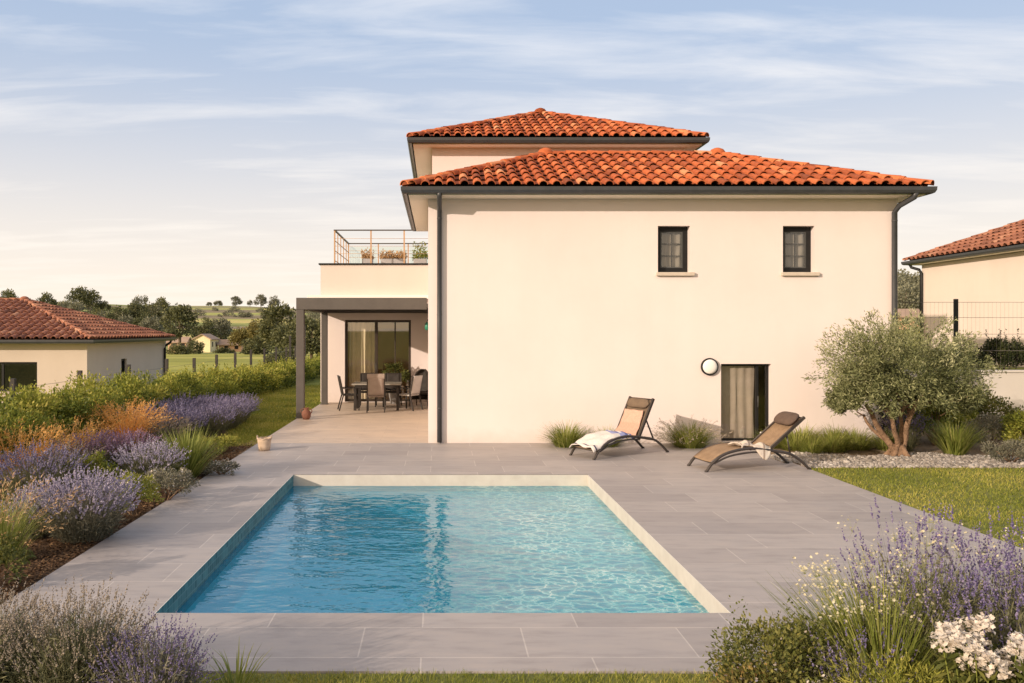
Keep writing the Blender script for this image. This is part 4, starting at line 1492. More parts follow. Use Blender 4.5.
# middle and near beds
lavender('lavender_bush', 'mauve lavender bush just below the middle clump of orange grass', bed(90, 472), .72, .54, 620, 'lav_pink', spike=.12, sw=.020, leafk=8, whorls=4)
lavender('lavender_bush', 'mauve lavender bush beside the rightmost orange grass', bed(124, 468), .68, .54, 600, 'lav_pink', spike=.12, sw=.020, leafk=8, whorls=4)
lavender('lavender_bush', 'greyish purple lavender bush at the left edge above the pale bush', bed(34, 500), .80, .64, 800, 'lav_far', spike=.11, sw=.017, leafk=9, whorls=5)
lavender('lavender_bush', 'thin faded lavender bush left of the lime green shrub', bed(66, 492), .55, .58, 480, 'lav_dry', spike=.11, sw=.017, leafk=9, whorls=4)
lavender('lavender_bush', 'blue lavender bush behind the white topped grey shrub', bed(148, 486), .62, .58, 720, 'lav_pale', spike=.09, sw=.019, leafk=8, whorls=4)
lavender('lavender_bush', 'big pale lilac lavender bush nearest the patio slabs', bed(84, 538), .68, .64, 1100, 'lav_pale', spike=.085, sw=.019, leafk=8, whorls=5, leaf='grey_leaf')
lavender('lavender_bush', 'small pale lilac lavender bush at the left frame edge', bed(36, 536), .36, .48, 420, 'lav_pale', spike=.085, sw=.018, leafk=8, whorls=5, leaf='grey_leaf')
lavender('lavender_bush', 'dusky lavender bush between the spiky grass and the purple row', bed(158, 448), .8, .52, 620, 'lav_dry', spike=.10, sw=.020, leafk=8, whorls=4)
tuft('feather_grass', 'orange feather grass clump, leftmost of the three along the hedge', (-6.15, 12.5, -.015), .55, .80, 480, 'orange_grass', .014, .6, ('orange_grass', .9), None, 'ornamental grass', .9)
tuft('feather_grass', 'small orange feather grass clump in the middle of the three', (-6.05, 14.0, -.015), .40, .74, 260, 'orange_grass', .014, .6, ('orange_grass', .9), None, 'ornamental grass', .8)
tuft('feather_grass', 'bright orange feather grass clump, rightmost and fullest along the hedge', (-5.95, 16.2, -.015), .62, .84, 760, 'orange_grass', .014, .6, ('orange_grass', .9), None, 'ornamental grass', .9)
tuft('feather_grass', 'tall tawny grass clump at the lower left frame edge', bed(2, 560), .5, .72, 420, 'tuft', .009, .8, ('rust_leaf', .35), None, 'ornamental grass', .8)
tuft('spiky_grass', 'large green spiky grass clump at the right of the flower bed', bed(186, 477), .55, .78, 560, 'tuft', .022, .55, None, None, 'ornamental grass', 1.1)
shrub('shrub', 'lime green low shrub in the middle of the flower bed', bed(90, 492), .42, .56, 3000, 'lime', (.05, .026), 40)
shrub('shrub', 'dark green low shrub between the lime shrub and blue lavender', bed(118, 500), .38, .45, 2400, 'shrub', (.045, .022), 36)
shrub('flowering_shrub', 'grey green shrub with white flower heads beside the pale lilac lavender', bed(133, 514), .36, .52, 2400, 'lime', (.045, .014), 40, ('white_petal', 110, .016))
shrub('flowering_shrub', 'silvery shrub with small white flowers behind the patio edge', bed(166, 500), .42, .44, 2600, 'grey_leaf', (.045, .014), 44, ('white_petal', 130, .016))
shrub('flowering_shrub', 'low mat of tiny white flowers at the foot of the spiky grass', bed(222, 474), .30, .20, 1500, 'grey_leaf', (.04, .018), 26, ('white_petal', 190, .018))
shrub('ground_cover', 'low yellow green cushion plant at the end of the grass strip', bed(214, 452), .55, .28, 2600, 'lime', (.05, .02), 36, cat='plant')
shrub('shrub', 'olive green shrub at the bottom of the left frame edge', bed(-14, 590), .38, .5, 2000, 'shrub', (.045, .018), 36)

# foreground, lower left
lavender('lavender_bush', 'dry greyish lavender bush in the lower left corner of the photo', (-2.80, 5.15, -.02), .56, .64, 1150, 'lav_dry', spike=.075, sw=.010, leafk=12, whorls=6, leaf='lav_leaf')
lavender('lavender_bush', 'dry greyish lavender bush in the middle of the lower left foreground', (-2.20, 5.20, -.02), .52, .62, 1050, 'lav_dry', spike=.075, sw=.010, leafk=12, whorls=6, leaf='lav_leaf')
lavender('lavender_bush', 'bluish lavender bush at the right end of the lower left foreground', (-1.70, 5.05, -.02), .40, .48, 700, 'lav_flower', spike=.07, sw=.009, leafk=12, whorls=6, leaf='grey_leaf')
tuft('spiky_grass', 'small green grass tuft right of the foreground lavender', (-1.26, 5.32, -.02), .17, .34, 60, 'tuft', .013, .8, None, None, 'grass tuft', .8)

# foreground, lower right
shrub('flowering_shrub', 'low mixed shrub with tiny pale flowers at the front right patio corner', (2.02, 5.0, -.02), .44, .56, 5600, 'shrub', (.034, .016), 70, ('lav_dry', 150, .010), spread=.34, sprouts=14)
shrub('shrub', 'low shrub with reddish leaf tips beside the front right patio corner', (1.80, 4.78, -.02), .30, .42, 2600, 'mixed', (.032, .014), 46, ('lav_pale', 60, .010), spread=.36, sprouts=10)
shrub('flowering_shrub', 'low white flowered plant at the bottom edge of the right foreground', (2.06, 4.55, -.02), .28, .40, 2600, 'shrub', (.028, .015), 50, ('white_petal', 170, .012), spread=.34)
tuft('spiky_grass', 'large arching green grass clump in the right foreground', (2.66, 5.05, -.02), .50, .88, 1000, 'tuft', .012, .7, None, None, 'ornamental grass', 1.15)
tuft('spiky_grass', 'green grass clump low between the lavender and the white blossoms', (3.05, 4.85, -.02), .4, .66, 420, 'tuft', .012, .7, None, None, 'ornamental grass', 1.1)
lavender('lavender_bush', 'small purple lavender low beside the arching grass clump', (2.36, 4.72, -.02), .30, .56, 150, 'lav_flower', spike=.08, sw=.010, leafk=20, whorls=7)
shrub('flowering_shrub', 'white flowered plant between the low shrub and the arching grass clump', (2.30, 4.98, -.02), .26, .46, 1800, 'grey_leaf', (.035, .013), 36, ('white_petal', 120, .010), spread=.34, sprouts=8)
shrub('shrub', 'grey green foliage mound under the right foreground lavender', (3.35, 4.98, -.02), .62, .66, 7000, 'grey_leaf', (.05, .011), 80, spread=.3, sprouts=16)
shrub('shrub', 'low green foliage under the cream flower stems', (2.5, 5.3, -.02), .42, .46, 4200, 'shrub', (.045, .013), 60, spread=.3, sprouts=12)
LR = [((3.02, 5.25, -.02), .55, 1.10, 340, 'lav_flower', 'tall purple lavender rising behind the foreground grass clump'),
      ((3.58, 5.15, -.02), .60, 1.05, 380, 'lav_flower', 'dense purple lavender at the right edge of the foreground'),
      ((3.20, 4.80, -.02), .45, .88, 240, 'lav_flower', 'purple lavender between the grass clump and the white blossoms')]
for (loc, r_, h_, n_, f_, lab) in LR:
    lavender('lavender_bush', lab, loc, r_, h_, n_, f_, spike=.10, sw=.0115, leafk=26, whorls=9, dens=.8)


def airy_white(name, label, loc, r, h, n, fs=.014):
    root = empty(name, label, 'flowers', loc, 0)
    rng = RNG
    t = rng.uniform(0, 2 * np.pi, n); q = np.sqrt(rng.uniform(0, 1, n))
    base = np.stack([np.cos(t) * q * r * .2, np.sin(t) * q * r * .2, np.zeros(n)], 1)
    d0 = unit(np.stack([np.cos(t) * q * r, np.sin(t) * q * r, np.full(n, h)], 1))
    bend = np.stack([np.cos(t) * .3, np.sin(t) * .3, np.zeros(n)], 1)
    st = Leaves()
    end, ed = st.strips(base, d0, bend, h * rng.uniform(.75, 1.1, n), .004, np.clip(rng.normal(.5, .2, n), 0, 1), 4)
    # side branchlets with buds
    k = n * 15
    i = rng.integers(0, n, k)
    off = rng.normal(size=(k, 3)) * np.array([.04, .04, .03])
    fp = end[i] + off - ed[i] * .03
    st.strips(end[i] - ed[i] * .08, unit(fp - end[i] + ed[i] * .081), np.zeros((k, 3)), np.linalg.norm(fp - end[i] + ed[i] * .08, axis=1), .002, np.full(k, .6), 1)
    st.build('stem', M['tuft'], root)
    fl = Leaves()
    blossom(fl, fp, fs, .7)
    fl.build('flower', M['cream_bud'], root)
    return root


airy_white('white_flowers', 'tall stems of tiny cream flowers above the arching grass clump', (2.60, 5.22, -.02), .31, .86, 34, .0105)
airy_white('white_flowers', 'tall stems of tiny cream flowers among the right lavender', (3.12, 5.5, -.02), .34, 1.04, 22, .0105)
airy_white('white_flowers', 'sparse cream flower stems at the right edge behind the lavender', (3.85, 5.5, -.02), .36, .95, 20, .0105)


def phlox(name, label, loc, r, h, heads):
    root = empty(name, label, 'flowers', loc, 0)
    rng = RNG
    lv = Leaves(); fl = Leaves(); st = MB()
    for _ in range(heads):
        a = rng.uniform(0, 6.28); q = math.sqrt(rng.uniform(0, 1)) * r
        c = np.array([math.cos(a) * q, math.sin(a) * q, h * rng.uniform(.82, 1.05)])
        st.tube([(c[0] * .3, c[1] * .3, 0), (c[0] * .7, c[1] * .7, c[2] * .5), tuple(c)], [.006, .005, .003], 5, cap=False)
        k = 60
        fp = c + unit(rng.normal(size=(k, 3)) * np.array([1, 1, .7])) * rng.uniform(.5, 1, k)[:, None] * .062
        fp = fp[fp[:, 2] > c[2] - .03]
        blossom(fl, fp, .0155, .55)
        k = 70
        z = rng.uniform(.1, .92, k)
        pp = np.array([c[0] * .3, c[1] * .3, 0]) + np.array([c[0] * .7, c[1] * .7, c[2]]) * z[:, None]
        lv.add('leaf', pp, unit(rand_dirs(k) + np.array([0, 0, .35])), .085, .022, np.clip(rng.normal(.5, .2, k), 0, 1))
    st.build('stem', M['tuft'], root)
    lv.build('foliage', M['shrub'], root)
    fl.build('flower', M['white_petal'], root)
    return root


phlox('white_phlox', 'clustered creamy white blossoms in the lower right foreground', (2.84, 4.40, -.02), .25, .71, 22)
phlox('white_phlox', 'clustered white blossoms at the bottom right corner of the photo', (3.06, 4.28, -.02), .20, .64, 14)
shrub('shrub', 'yellow green feathery shrub at the foot of the right foreground', (2.42, 4.5, -.02), .44, .54, 7000, 'lime', (.045, .007), 80)
shrub('shrub', 'green leafy shrub below the white blossoms', (3.0, 4.38, -.02), .48, .62, 6000, 'shrub', (.05, .012), 70)

# by the villa wall
tuft('grass_tuft', 'grass tuft at the villa wall left of the first sun lounger', (2.55, 16.8, 0.0), .8, .52, 620, 'tuft', .014, 1.1, None, None, 'grass tuft', 1.7)
tuft('grass_tuft', 'grass tuft at the villa wall half hidden behind the first sun lounger', (3.35, 16.85, 0.0), .7, .42, 420, 'tuft', .014, 1.0, None, None, 'grass tuft', 1.7)
tuft('grass_tuft', 'reddish grass tuft at the villa wall between the two sun loungers', (4.95, 16.75, 0.0), .95, .52, 900, 'tuft', .014, 1.0, ('lav_dry', .18), None, 'grass tuft', 1.8)
GT = 'long grass tufts under the villa wall left of the olive tree'
g0 = tuft('grass_tuft', 'long green grass tuft at the villa wall behind the olive tree and gravel', (6.9, 16.35, -.01), .85, .46, 560, 'tuft', .014, 1.1, None, GT, 'grass tuft', 1.9)
for i, (x, y, s) in enumerate(((7.5, 16.2, .95), (8.1, 16.5, 1.0), (8.7, 16.4, .9), (7.2, 16.8, 1.0), (7.9, 16.85, 1.05), (6.6, 16.75, .9), (7.0, 15.95, .8))):
    replicate(g0, (x, y, -.01), i * 1.3, s, 'long green grass tuft at the villa wall behind the olive tree and gravel')


# ------------------------------------------------------------------ olive tree
def build_olive():
    ox, oy = 8.42, 15.55
    root = empty('olive_tree', 'silvery green olive tree with a gnarled multi-stemmed trunk in the gravel bed', 'tree', (ox, oy, -.01))
    rng = np.random.default_rng(5)
    tr = MB()
    # flared gnarled base
    tr.tube([(0, 0, -.05), (0.0, 0, .06), (.01, .0, .16), (.0, .01, .22)], [.18, .14, .11, .07], 12)
    for a in (0.3, 1.5, 2.6, 3.9, 5.2):
        tr.tube([(math.cos(a) * .30, math.sin(a) * .26, -.04), (math.cos(a) * .16, math.sin(a) * .14, .05), (math.cos(a) * .06, math.sin(a) * .06, .2)], [.025, .05, .055], 7)
    twigs = []
    def grow(p, d, r, L, lev):
        n = 5
        pts, rs = [p], [r]
        q = p.copy(); dd = d.copy()
        for i in range(n):
            dd = unit(dd + rng.normal(size=3) * (.17 if lev < 2 else .24) + np.array([0, 0, .06]))
            q = q + dd * L / n
            pts.append(q.copy()); rs.append(r * (1 - .45 * (i + 1) / n))
        if lev == 0 or (lev <= 2 and pts[-1][2] > 1.05 and pts[0][2] > .7):
            tr.tube([tuple(x) for x in pts], rs, 9 if lev == 0 else (7 if lev < 2 else 5), cap=False)
        if lev >= 3:
            twigs.append((pts, dd))
        if lev < 4:
            nb = [3, 4, 4, 4][lev]
            for b in range(nb):
                t = rng.uniform(.45, 1.0)
                i = min(n, int(t * n))
                ax = unit(rng.normal(size=3))
                nd_ = unit(dd * .75 + ax * .8 + np.array([0, 0, .05]))
                out = unit(np.array([pts[i][0], pts[i][1], 0.0]) + 1e-3)
                nd_ = nd_ + out * .35
                nd_[2] = max(nd_[2], .35)
                nd_ = unit(nd_)
                grow(pts[i].copy(), nd_, rs[i] * .62, L * rng.uniform(.58, .78), lev + 1)
    for (dx, dy, dz, r, L) in ((-.72, .1, 1.0, .062, .95), (-.30, -.25, 1.1, .05, .95), (.12, .12, 1.1, .045, .95), (.62, -.12, 1.0, .058, .95), (.30, .5, 1.0, .045, .8), (-.35, .45, 1.0, .042, .8)):
        grow(np.array([dx * .12, dy * .12, .15]), unit(np.array([dx, dy, dz])), r, L, 0)
    tr.build('trunk', M['bark'], root)
    # leaves along the twigs
    P, D = [], []
    for pts, dd in twigs:
        pts = np.array(pts)
        k = 26
        t = rng.uniform(0, len(pts) - 1.001, k); i = t.astype(int)
        q = pts[i] + (pts[i + 1] - pts[i]) * (t - i)[:, None] + rng.normal(size=(k, 3)) * .028
        P.append(q); D.append(unit(np.broadcast_to(dd, (k, 3)) * .6 + rng.normal(size=(k, 3)) * .75))
    P = np.concatenate(P); D = np.concatenate(D)
    # gather into the crown's outline
    c = np.array([0.02, 0, 1.55]); rad = np.array([1.50, 1.35, .98])
    e = np.linalg.norm((P - c) / rad, axis=1)
    keep = (e < 1.06) & (P[:, 2] > .62 + .80 * np.clip(1.15 - np.hypot(P[:, 0], P[:, 1]), 0, .85))
    P, D, e = P[keep], D[keep], e[keep]
    # fill the crown with further sprays so that it reads as dense
    k = 26000
    dirs = rand_dirs(230, -.7, rng); rr = rng.uniform(.30, 1.0, 230) ** .6
    cc = c + dirs * rr[:, None] * rad * .92
    idx = rng.integers(0, 230, k)
    ax = unit(dirs + rng.normal(size=dirs.shape) * .4 + np.array([0, 0, .35]))
    tt = rng.uniform(-.5, .5, k)
    Q = cc[idx] + ax[idx] * (tt * .55)[:, None] + rng.normal(size=(k, 3)) * (.075 * (1 - abs(tt)))[:, None]
    kq = Q[:, 2] > .62 + .80 * np.clip(1.15 - np.hypot(Q[:, 0], Q[:, 1]), 0, .85)
    Q, idx = Q[kq], idx[kq]
    P = np.concatenate([P, Q]); D = np.concatenate([D, unit(ax[idx] + rng.normal(size=Q.shape) * .6)])
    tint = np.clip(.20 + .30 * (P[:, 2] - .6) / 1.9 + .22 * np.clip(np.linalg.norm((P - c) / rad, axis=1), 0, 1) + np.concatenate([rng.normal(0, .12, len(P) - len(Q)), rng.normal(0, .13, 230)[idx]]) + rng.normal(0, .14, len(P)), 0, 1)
    lv = Leaves()
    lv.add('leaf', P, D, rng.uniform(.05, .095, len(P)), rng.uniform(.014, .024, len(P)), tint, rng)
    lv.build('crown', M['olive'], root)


build_olive()

# shrubs round the olive and in front of the retaining wall
tuft('spiky_grass', 'yellow green spiky grass clump right of the olive trunk', (9.55, 15.7, -.01), .55, .72, 520, 'tuft', .02, .8, None, None, 'ornamental grass', 1.0)
shrub('shrub', 'grey leaved low shrub at the lawn edge right of the olive', (9.95, 14.75, -.01), .45, .40, 2800, 'grey_leaf', (.06, .016), 44)
shrub('shrub', 'yellow green shrub above the spiky grass by the retaining wall', (10.35, 17.6, -.01), .75, 1.05, 5200, 'lime', (.065, .032), 60)
shrub('shrub', 'dark green shrub between the olive and the retaining wall', (11.45, 18.0, -.01), .95, .95, 5200, 'shrub', (.07, .034), 60)
shrub('shrub', 'bushy sunlit shrub at the right edge of the photo above the lawn', (11.0, 15.55, -.01), .66, .92, 5600, 'lime', (.065, .03), 60)
shrub('shrub', 'sage coloured mound between the grass clump and the right edge shrub', (10.65, 16.4, -.01), .6, .62, 3400, 'grey_leaf', (.065, .02), 50)
shrub('shrub', 'rounded bright green shrub between the spiky clump and the retaining wall', (9.95, 17.0, -.01), .6, 1.05, 4200, 'lime', (.065, .03), 50)
shrub('shrub', 'dark shrub hidden in shade behind the olive trunk', (9.5, 17.6, -.01), .8, .8, 3400, 'dark_leaf', (.07, .034), 50)
lavender('lavender_bush', 'shaded lavender bush behind the olive trunk', (8.95, 16.3, -.01), .5, .72, 260, 'lav_flower', spike=.1, sw=.018, leafk=9, whorls=4)


# ------------------------------------------------------------------ right boundary: retaining wall, raised ground, fence
def build_right():
    m = MB(); m.box(9.9, 34, 20.0, 20.25, -.1, 1.30)
    m.box(9.88, 34, 19.97, 20.28, 1.301, 1.35)
    w = m.build('retaining_wall', M['retain'], bevel=.01)
    tag(w, 'low pale rendered retaining wall right of the villa', 'wall')
    m = MB()
    m.quad((9.9, 20.25, 1.15), (70, 20.25, 1.15), (70, 62, 1.15), (9.9, 62, 1.15))
    m.quad((9.9, 20.25, -.1), (9.9, 62, -.1), (9.9, 62, 1.15), (9.9, 20.25, 1.15))
    tag(m.build('terrace_ground', M['ground']), 'raised ground behind the retaining wall', kind='structure')
    f = empty('wire_fence', 'wire mesh fence on dark posts above the retaining wall', 'fence', (9.8, 20.55, 1.15))
    for x in (.0, 2.72, 5.6, 8.5, 11.4):
        p = MB(); p.box(x - .04, x + .04, -.04, .04, 0, 1.9); p.build('post', M['black_frame'], f, bevel=.006)
    wv = MB()
    for z in (.25, .65, 1.05, 1.45, 1.82):
        wv.tube([(0, 0, z), (11.4, 0, z)], .005, 5)
    x = .1
    while x < 11.4:
        wv.tube([(x, 0, .1), (x, 0, 1.82)], .0016, 3, cap=False); x += .1
    wv.build('wire_mesh', M['wire'], f)


build_right()
shrub('shrub', 'dark shrub with upright shoots behind the retaining wall by the fence post', (13.1, 21.2, 1.15), .6, .62, 2600, 'dark_leaf', (.08, .04), 40, sprouts=3)
shrub('shrub', 'tall dark shrub with leafy spires against the right house wall', (14.0, 21.1, 1.15), .65, .95, 3200, 'dark_leaf', (.08, .04), 40, sprouts=7)
shrub('shrub', 'dark shrub at the right photo edge above the retaining wall', (14.9, 21.1, 1.15), .65, .85, 3000, 'dark_leaf', (.08, .04), 40, sprouts=5)
shrub('shrub', 'green shrub behind the retaining wall partly hidden by the olive crown', (12.0, 21.4, 1.15), .7, .7, 2600, 'shrub', (.08, .04), 40)


# ------------------------------------------------------------------ neighbouring houses
def build_left_house():
    h = empty('bungalow', 'single-storey beige house with brown tiled hip roof beyond the hedge', 'house', (0, 0, 0))
    m = MB()
    zb, zt = -1.2, 1.80
    win = (-16.8, -14.62, .05, 1.13)
    wall_panel(m, 'y', -22.4, -12.8, zb, zt, 31.0, .3, [win])
    sw = (34.35, 34.95, .15, 1.13)
    wall_panel(m, 'x', 31.301, 40.0, zb, zt, -13.1, .3, [sw])
    wall_panel(m, 'x', 31.301, 40.0, zb, zt, -22.4, .3, [])
    wall_panel(m, 'y', -22.099, -13.101, zb, zt, 39.7, .3, [])
    m.build('wall', M['stucco_left'], h)
    hip_roof(h, -22.95, -12.42, 30.5, 39.9, 1.93, .33, M['tile_left'], 9, .56, M['anthracite'], M['soffit'], .30, .44, 5)
    f = MB(); frame_boxes(f, win[0] + .001, win[1] - .001, win[2] + .001, win[3] - .001, 31.12, .07, .08)
    f.box(-15.98, -15.9, 31.13, 31.19, win[2] + .07, win[3] - .07)
    w = f.build('window', M['black_frame'], h)
    g = MB(); g.quad((win[0] + .07, 31.16, win[2] + .07), (win[1] - .07, 31.16, win[2] + .07), (win[1] - .07, 31.16, win[3] - .07), (win[0] + .07, 31.16, win[3] - .07)); g.build('pane', M['glass'], w)
    s = MB(); s.box(win[0] - .05, win[1] + .05, 30.93, 31.119, win[2] - .07, win[2] - .002); s.build('sill', M['sill'], w)
    f = MB(); x = -12.88
    f.box(x - .08, x, sw[0] + .001, sw[0] + .08, sw[2], sw[3]); f.box(x - .08, x, sw[1] - .08, sw[1] - .001, sw[2], sw[3]); f.box(x - .079, x - .001, sw[0] + .08, sw[1] - .08, sw[3] - .08, sw[3] - .001); f.box(x - .079, x - .001, sw[0] + .08, sw[1] - .08, sw[2] + .001, sw[2] + .08)
    w = f.build('window', M['black_frame'], h)
    g = MB(); g.quad((x - .04, sw[0] + .08, sw[2] + .08), (x - .04, sw[1] - .08, sw[2] + .08), (x - .04, sw[1] - .08, sw[3] - .08), (x - .04, sw[0] + .08, sw[3] - .08)); g.build('pane', M['glass'], w)
    rm = MB(); rm.quad((-22, 34, -1), (-13.2, 34, -1), (-13.2, 34, 1.8), (-22, 34, 1.8)); rm.build('room', M['bark_far'], h)
    p = MB(); p.tube([(-12.47, 39.75, 1.85), (-12.5, 39.7, 1.72), (-12.68, 39.6, 1.58), (-12.72, 39.58, 1.45), (-12.72, 39.58, -1)], .055, 8)
    p.build('downpipe', M['black_frame'], h)


build_left_house()


def build_right_house():
    h = empty('neighbour_house', 'cream house with red tiled roof above the retaining wall', 'house', (0, 0, 0))
    m = MB()
    wall_panel(m, 'x', 18.0, 32.15, .9, 4.75, 18.3, .3, [])
    wall_panel(m, 'y', 18.601, 30.0, .9, 4.75, 31.85, .3, [])
    wall_panel(m, 'y', 18.601, 30.0, .9, 4.75, 18.0, .3, [])
    wall_panel(m, 'x', 18.301, 31.849, .9, 4.75, 29.7, .3, [])
    m.build('wall', M['stucco_right'], h)
    hip_roof(h, 17.9, 30.5, 17.5, 32.6, 4.9, .42, M['tile_left'], 13, .5, M['anthracite'], M['soffit'], .30, .44, 5)
    p = MB(); p.tube([(17.98, 32.4, 4.8), (18.02, 32.35, 4.68), (18.2, 32.15, 4.58), (18.22, 32.05, 4.45), (18.22, 32.05, 1.1)], .055, 8)
    p.build('downpipe', M['black_frame'], h)


build_right_house()


def build_left_fence():
    f = empty('field_fence', 'wire fence on dark posts running along the back of the hedge', 'fence', (-8.3, 16.6, 0))
    ys = [0, 3.1, 6.2] + [9.4 + 2.93 * i for i in range(9)]
    for y in ys:
        p = MB(); p.box(-.045, .045, y - .045, y + .045, -1, 1.38 + random.uniform(-.04, .05)); p.build('post', M['post'], f)
    w = MB()
    for z in (.4, .8, 1.15):
        w.tube([(0, 0, z), (0, ys[-1], z)], .004, 4)
    w.build('wire', M['wire'], f)
    f = empty('rail_fence', 'two tall thin posts of the far field fence near the pergola', 'fence', (-8.0, 46.0, 0))
    for (x, y, hgt) in ((0, 0, 2.0), (.55, 1.5, 2.55)):
        p = MB(); p.box(x - .05, x + .05, y - .05, y + .05, -.6, hgt); p.build('post', M['post'], f)
    w = MB()
    for z in (.6, 1.2, 1.8):
        w.tube([(0, 0, z), (.55, 1.5, z)], .004, 4)
    w.build('wire', M['wire'], f)


build_left_fence()


# ------------------------------------------------------------------ distance
def at_depth(px, d):
    x = (px - VX) * d / F
    return (x, d, float(gz(x, d)) - .1)


BELT = 'trees of the belt beyond the field'
T = [  # px, depth, radius, height, material, label
    (180, 150, 3.4, 9.0, 'tree_far', 'large round tree rising above the far corner of the left house'),
    (205, 190, 2.6, 7.4, 'tree_far', 'dark round tree behind the yellow farmhouse gable'),
    (221, 195, 3.0, 7.2, 'tree_hazy', 'blue green round tree behind the farmhouse roof'),
    (243, 170, 2.8, 5.6, 'tree_gold', 'golden tree right of the yellow farmhouse'),
    (264, 150, 3.2, 7.0, 'tree_gold', 'yellowish tree behind the dark bushes right of the farm'),
    (282, 120, 3.4, 7.6, 'tree_far', 'tall green tree left of the pergola post'),
    (290, 84, 2.0, 4.4, 'tree_far', 'green tree directly behind the pergola post'),
    (312, 70, 2.1, 4.6, 'tree_far', 'dark tree seen between the two pergola posts'),
    (152, 190, 2.8, 8.2, 'tree_hazy', 'hazy tree just above the left house ridge end'),
    (142, 215, 2.8, 8.6, 'tree_far', 'tree left of the large round one above the left house roof'),
]
for (px, d, r, h_, mt, lab) in T:
    far_tree('field_tree', lab, at_depth(px, d), r, h_, mt, 3000, BELT)
belt_lab = 'hazy tree in the dense belt above the left house roof'
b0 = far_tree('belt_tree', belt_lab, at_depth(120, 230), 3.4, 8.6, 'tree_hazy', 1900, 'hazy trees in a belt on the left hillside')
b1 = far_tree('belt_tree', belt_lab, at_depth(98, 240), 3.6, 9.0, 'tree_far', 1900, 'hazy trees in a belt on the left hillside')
rb = random.Random(4)
for i in range(34):
    px = -60 + i * 7.2 + rb.uniform(-4, 4)
    replicate((b0, b1)[i % 2], at_depth(px, rb.uniform(220, 320)), rb.uniform(0, 6), rb.uniform(.85, 1.45), belt_lab)
far_tree('bush', 'dark bush left of the yellow farmhouse', at_depth(195, 148), 1.7, 2.6, 'tree_far', 2200, None, False, None, 22, 1.3, 'bush')
far_tree('bush', 'broad dark bush right of the yellow farmhouse', at_depth(257, 140), 2.6, 3.0, 'tree_far', 2400, None, False, None, 26, 1.3, 'bush')
far_tree('bush', 'low hedge-like bush in front of the farmhouse', at_depth(224, 160), 2.0, 0.8, 'tree_far', 1600, None, False, .3, 20, 1.5, 'bush')
far_tree('bush', 'low dark bush at the field edge beside the left house downpipe', at_depth(176, 140), 2.0, 1.6, 'tree_far', 1500, None, False, .3, 20, 1.5, 'bush')
far_tree('bush', 'bush at the foot of the pergola trees', at_depth(283, 76), 1.6, 2.0, 'tree_far', 1500, None, False, .26, 20, 1.4, 'bush')
for (px, r, h_, lab) in ((236, 3.6, 6.0, 'lone round tree on the hill crest, leftmost of the skyline trees'), (250, 1.9, 4.0, 'small tree on the hill crest between the skyline trees'), (261, 4.0, 7.2, 'tall tree on the hill crest in the middle of the skyline group'),
                         (274, 3.8, 7.2, 'tree at the right end of the skyline group on the hill crest'), (218, 2.8, 2.9, 'low spreading bush on the hill crest left of the skyline trees'), (209, 1.8, 2.2, 'tiny bush on the hill crest furthest from the pergola')):
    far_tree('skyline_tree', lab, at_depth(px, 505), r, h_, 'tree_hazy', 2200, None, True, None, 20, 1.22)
hb = far_tree('hedgerow_bush', 'small hazy bush in the field boundaries on the far hill', at_depth(228, 400), 3.0, 3.2, 'tree_hazy', 900, 'bushes along the field boundaries on the hill', False, None, 16, 1.35, 'bush')
for i in range(34):
    px, d = rb.uniform(150, 330), rb.choice([265, 300, 345, 390, 440]) + rb.uniform(-4, 4)
    replicate(hb, at_depth(px, d), rb.uniform(0, 6), rb.uniform(.4, 1.15), 'small hazy bush in the field boundaries on the far hill')
# wooded hill on the right
rl = 'tree on the wooded hill seen in the gap right of the villa'
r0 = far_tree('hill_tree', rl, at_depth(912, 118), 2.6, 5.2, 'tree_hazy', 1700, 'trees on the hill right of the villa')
for i in range(16):
    px = 893 + (i % 8) * 6.5; d = 95 + (i // 8) * 40 + rb.uniform(0, 18)
    replicate(r0, at_depth(px, d), rb.uniform(0, 6), rb.uniform(.7, 1.1), rl)


def farmhouse(name, label, loc, w, dpt, h, roof_h, wall, ridge_x=True, rz=0):
    r = empty(name, label, 'house', loc, rz)
    m = MB(); m.box(-w / 2, w / 2, 0, dpt, -1, h)
    m.add([(-w / 2, 0, h), (-w / 2, dpt, h), (-w / 2, dpt / 2, h + roof_h)], [(0, 1, 2)]); m.add([(w / 2, 0, h), (w / 2, dpt, h), (w / 2, dpt / 2, h + roof_h)], [(0, 1, 2)])
    m.build('wall', wall, r)
    m = MB()
    e = .35
    for s in (0, 1):
        y_e, z_e = (-e, h - e * roof_h / (dpt / 2)) if s == 0 else (dpt + e, h - e * roof_h / (dpt / 2))
        m.add([(-w / 2 - e, y_e, z_e), (w / 2 + e, y_e, z_e), (w / 2 + e, dpt / 2, h + roof_h), (-w / 2 - e, dpt / 2, h + roof_h),
               (-w / 2 - e, y_e, z_e + .2), (w / 2 + e, y_e, z_e + .2), (w / 2 + e, dpt / 2, h + roof_h + .2), (-w / 2 - e, dpt / 2, h + roof_h + .2)],
              [(0, 1, 2, 3), (4, 5, 6, 7), (0, 1, 5, 4), (0, 3, 7, 4), (1, 2, 6, 5)])
    m.build('roof', M['farm_roof'], r)
    for q in (-.25, .2):
        m = MB(); m.box(w * q, w * q + .8, -.02, .05, h * .45, h * .45 + 1.0); m.build('window', M['black_frame'], r)
    return r


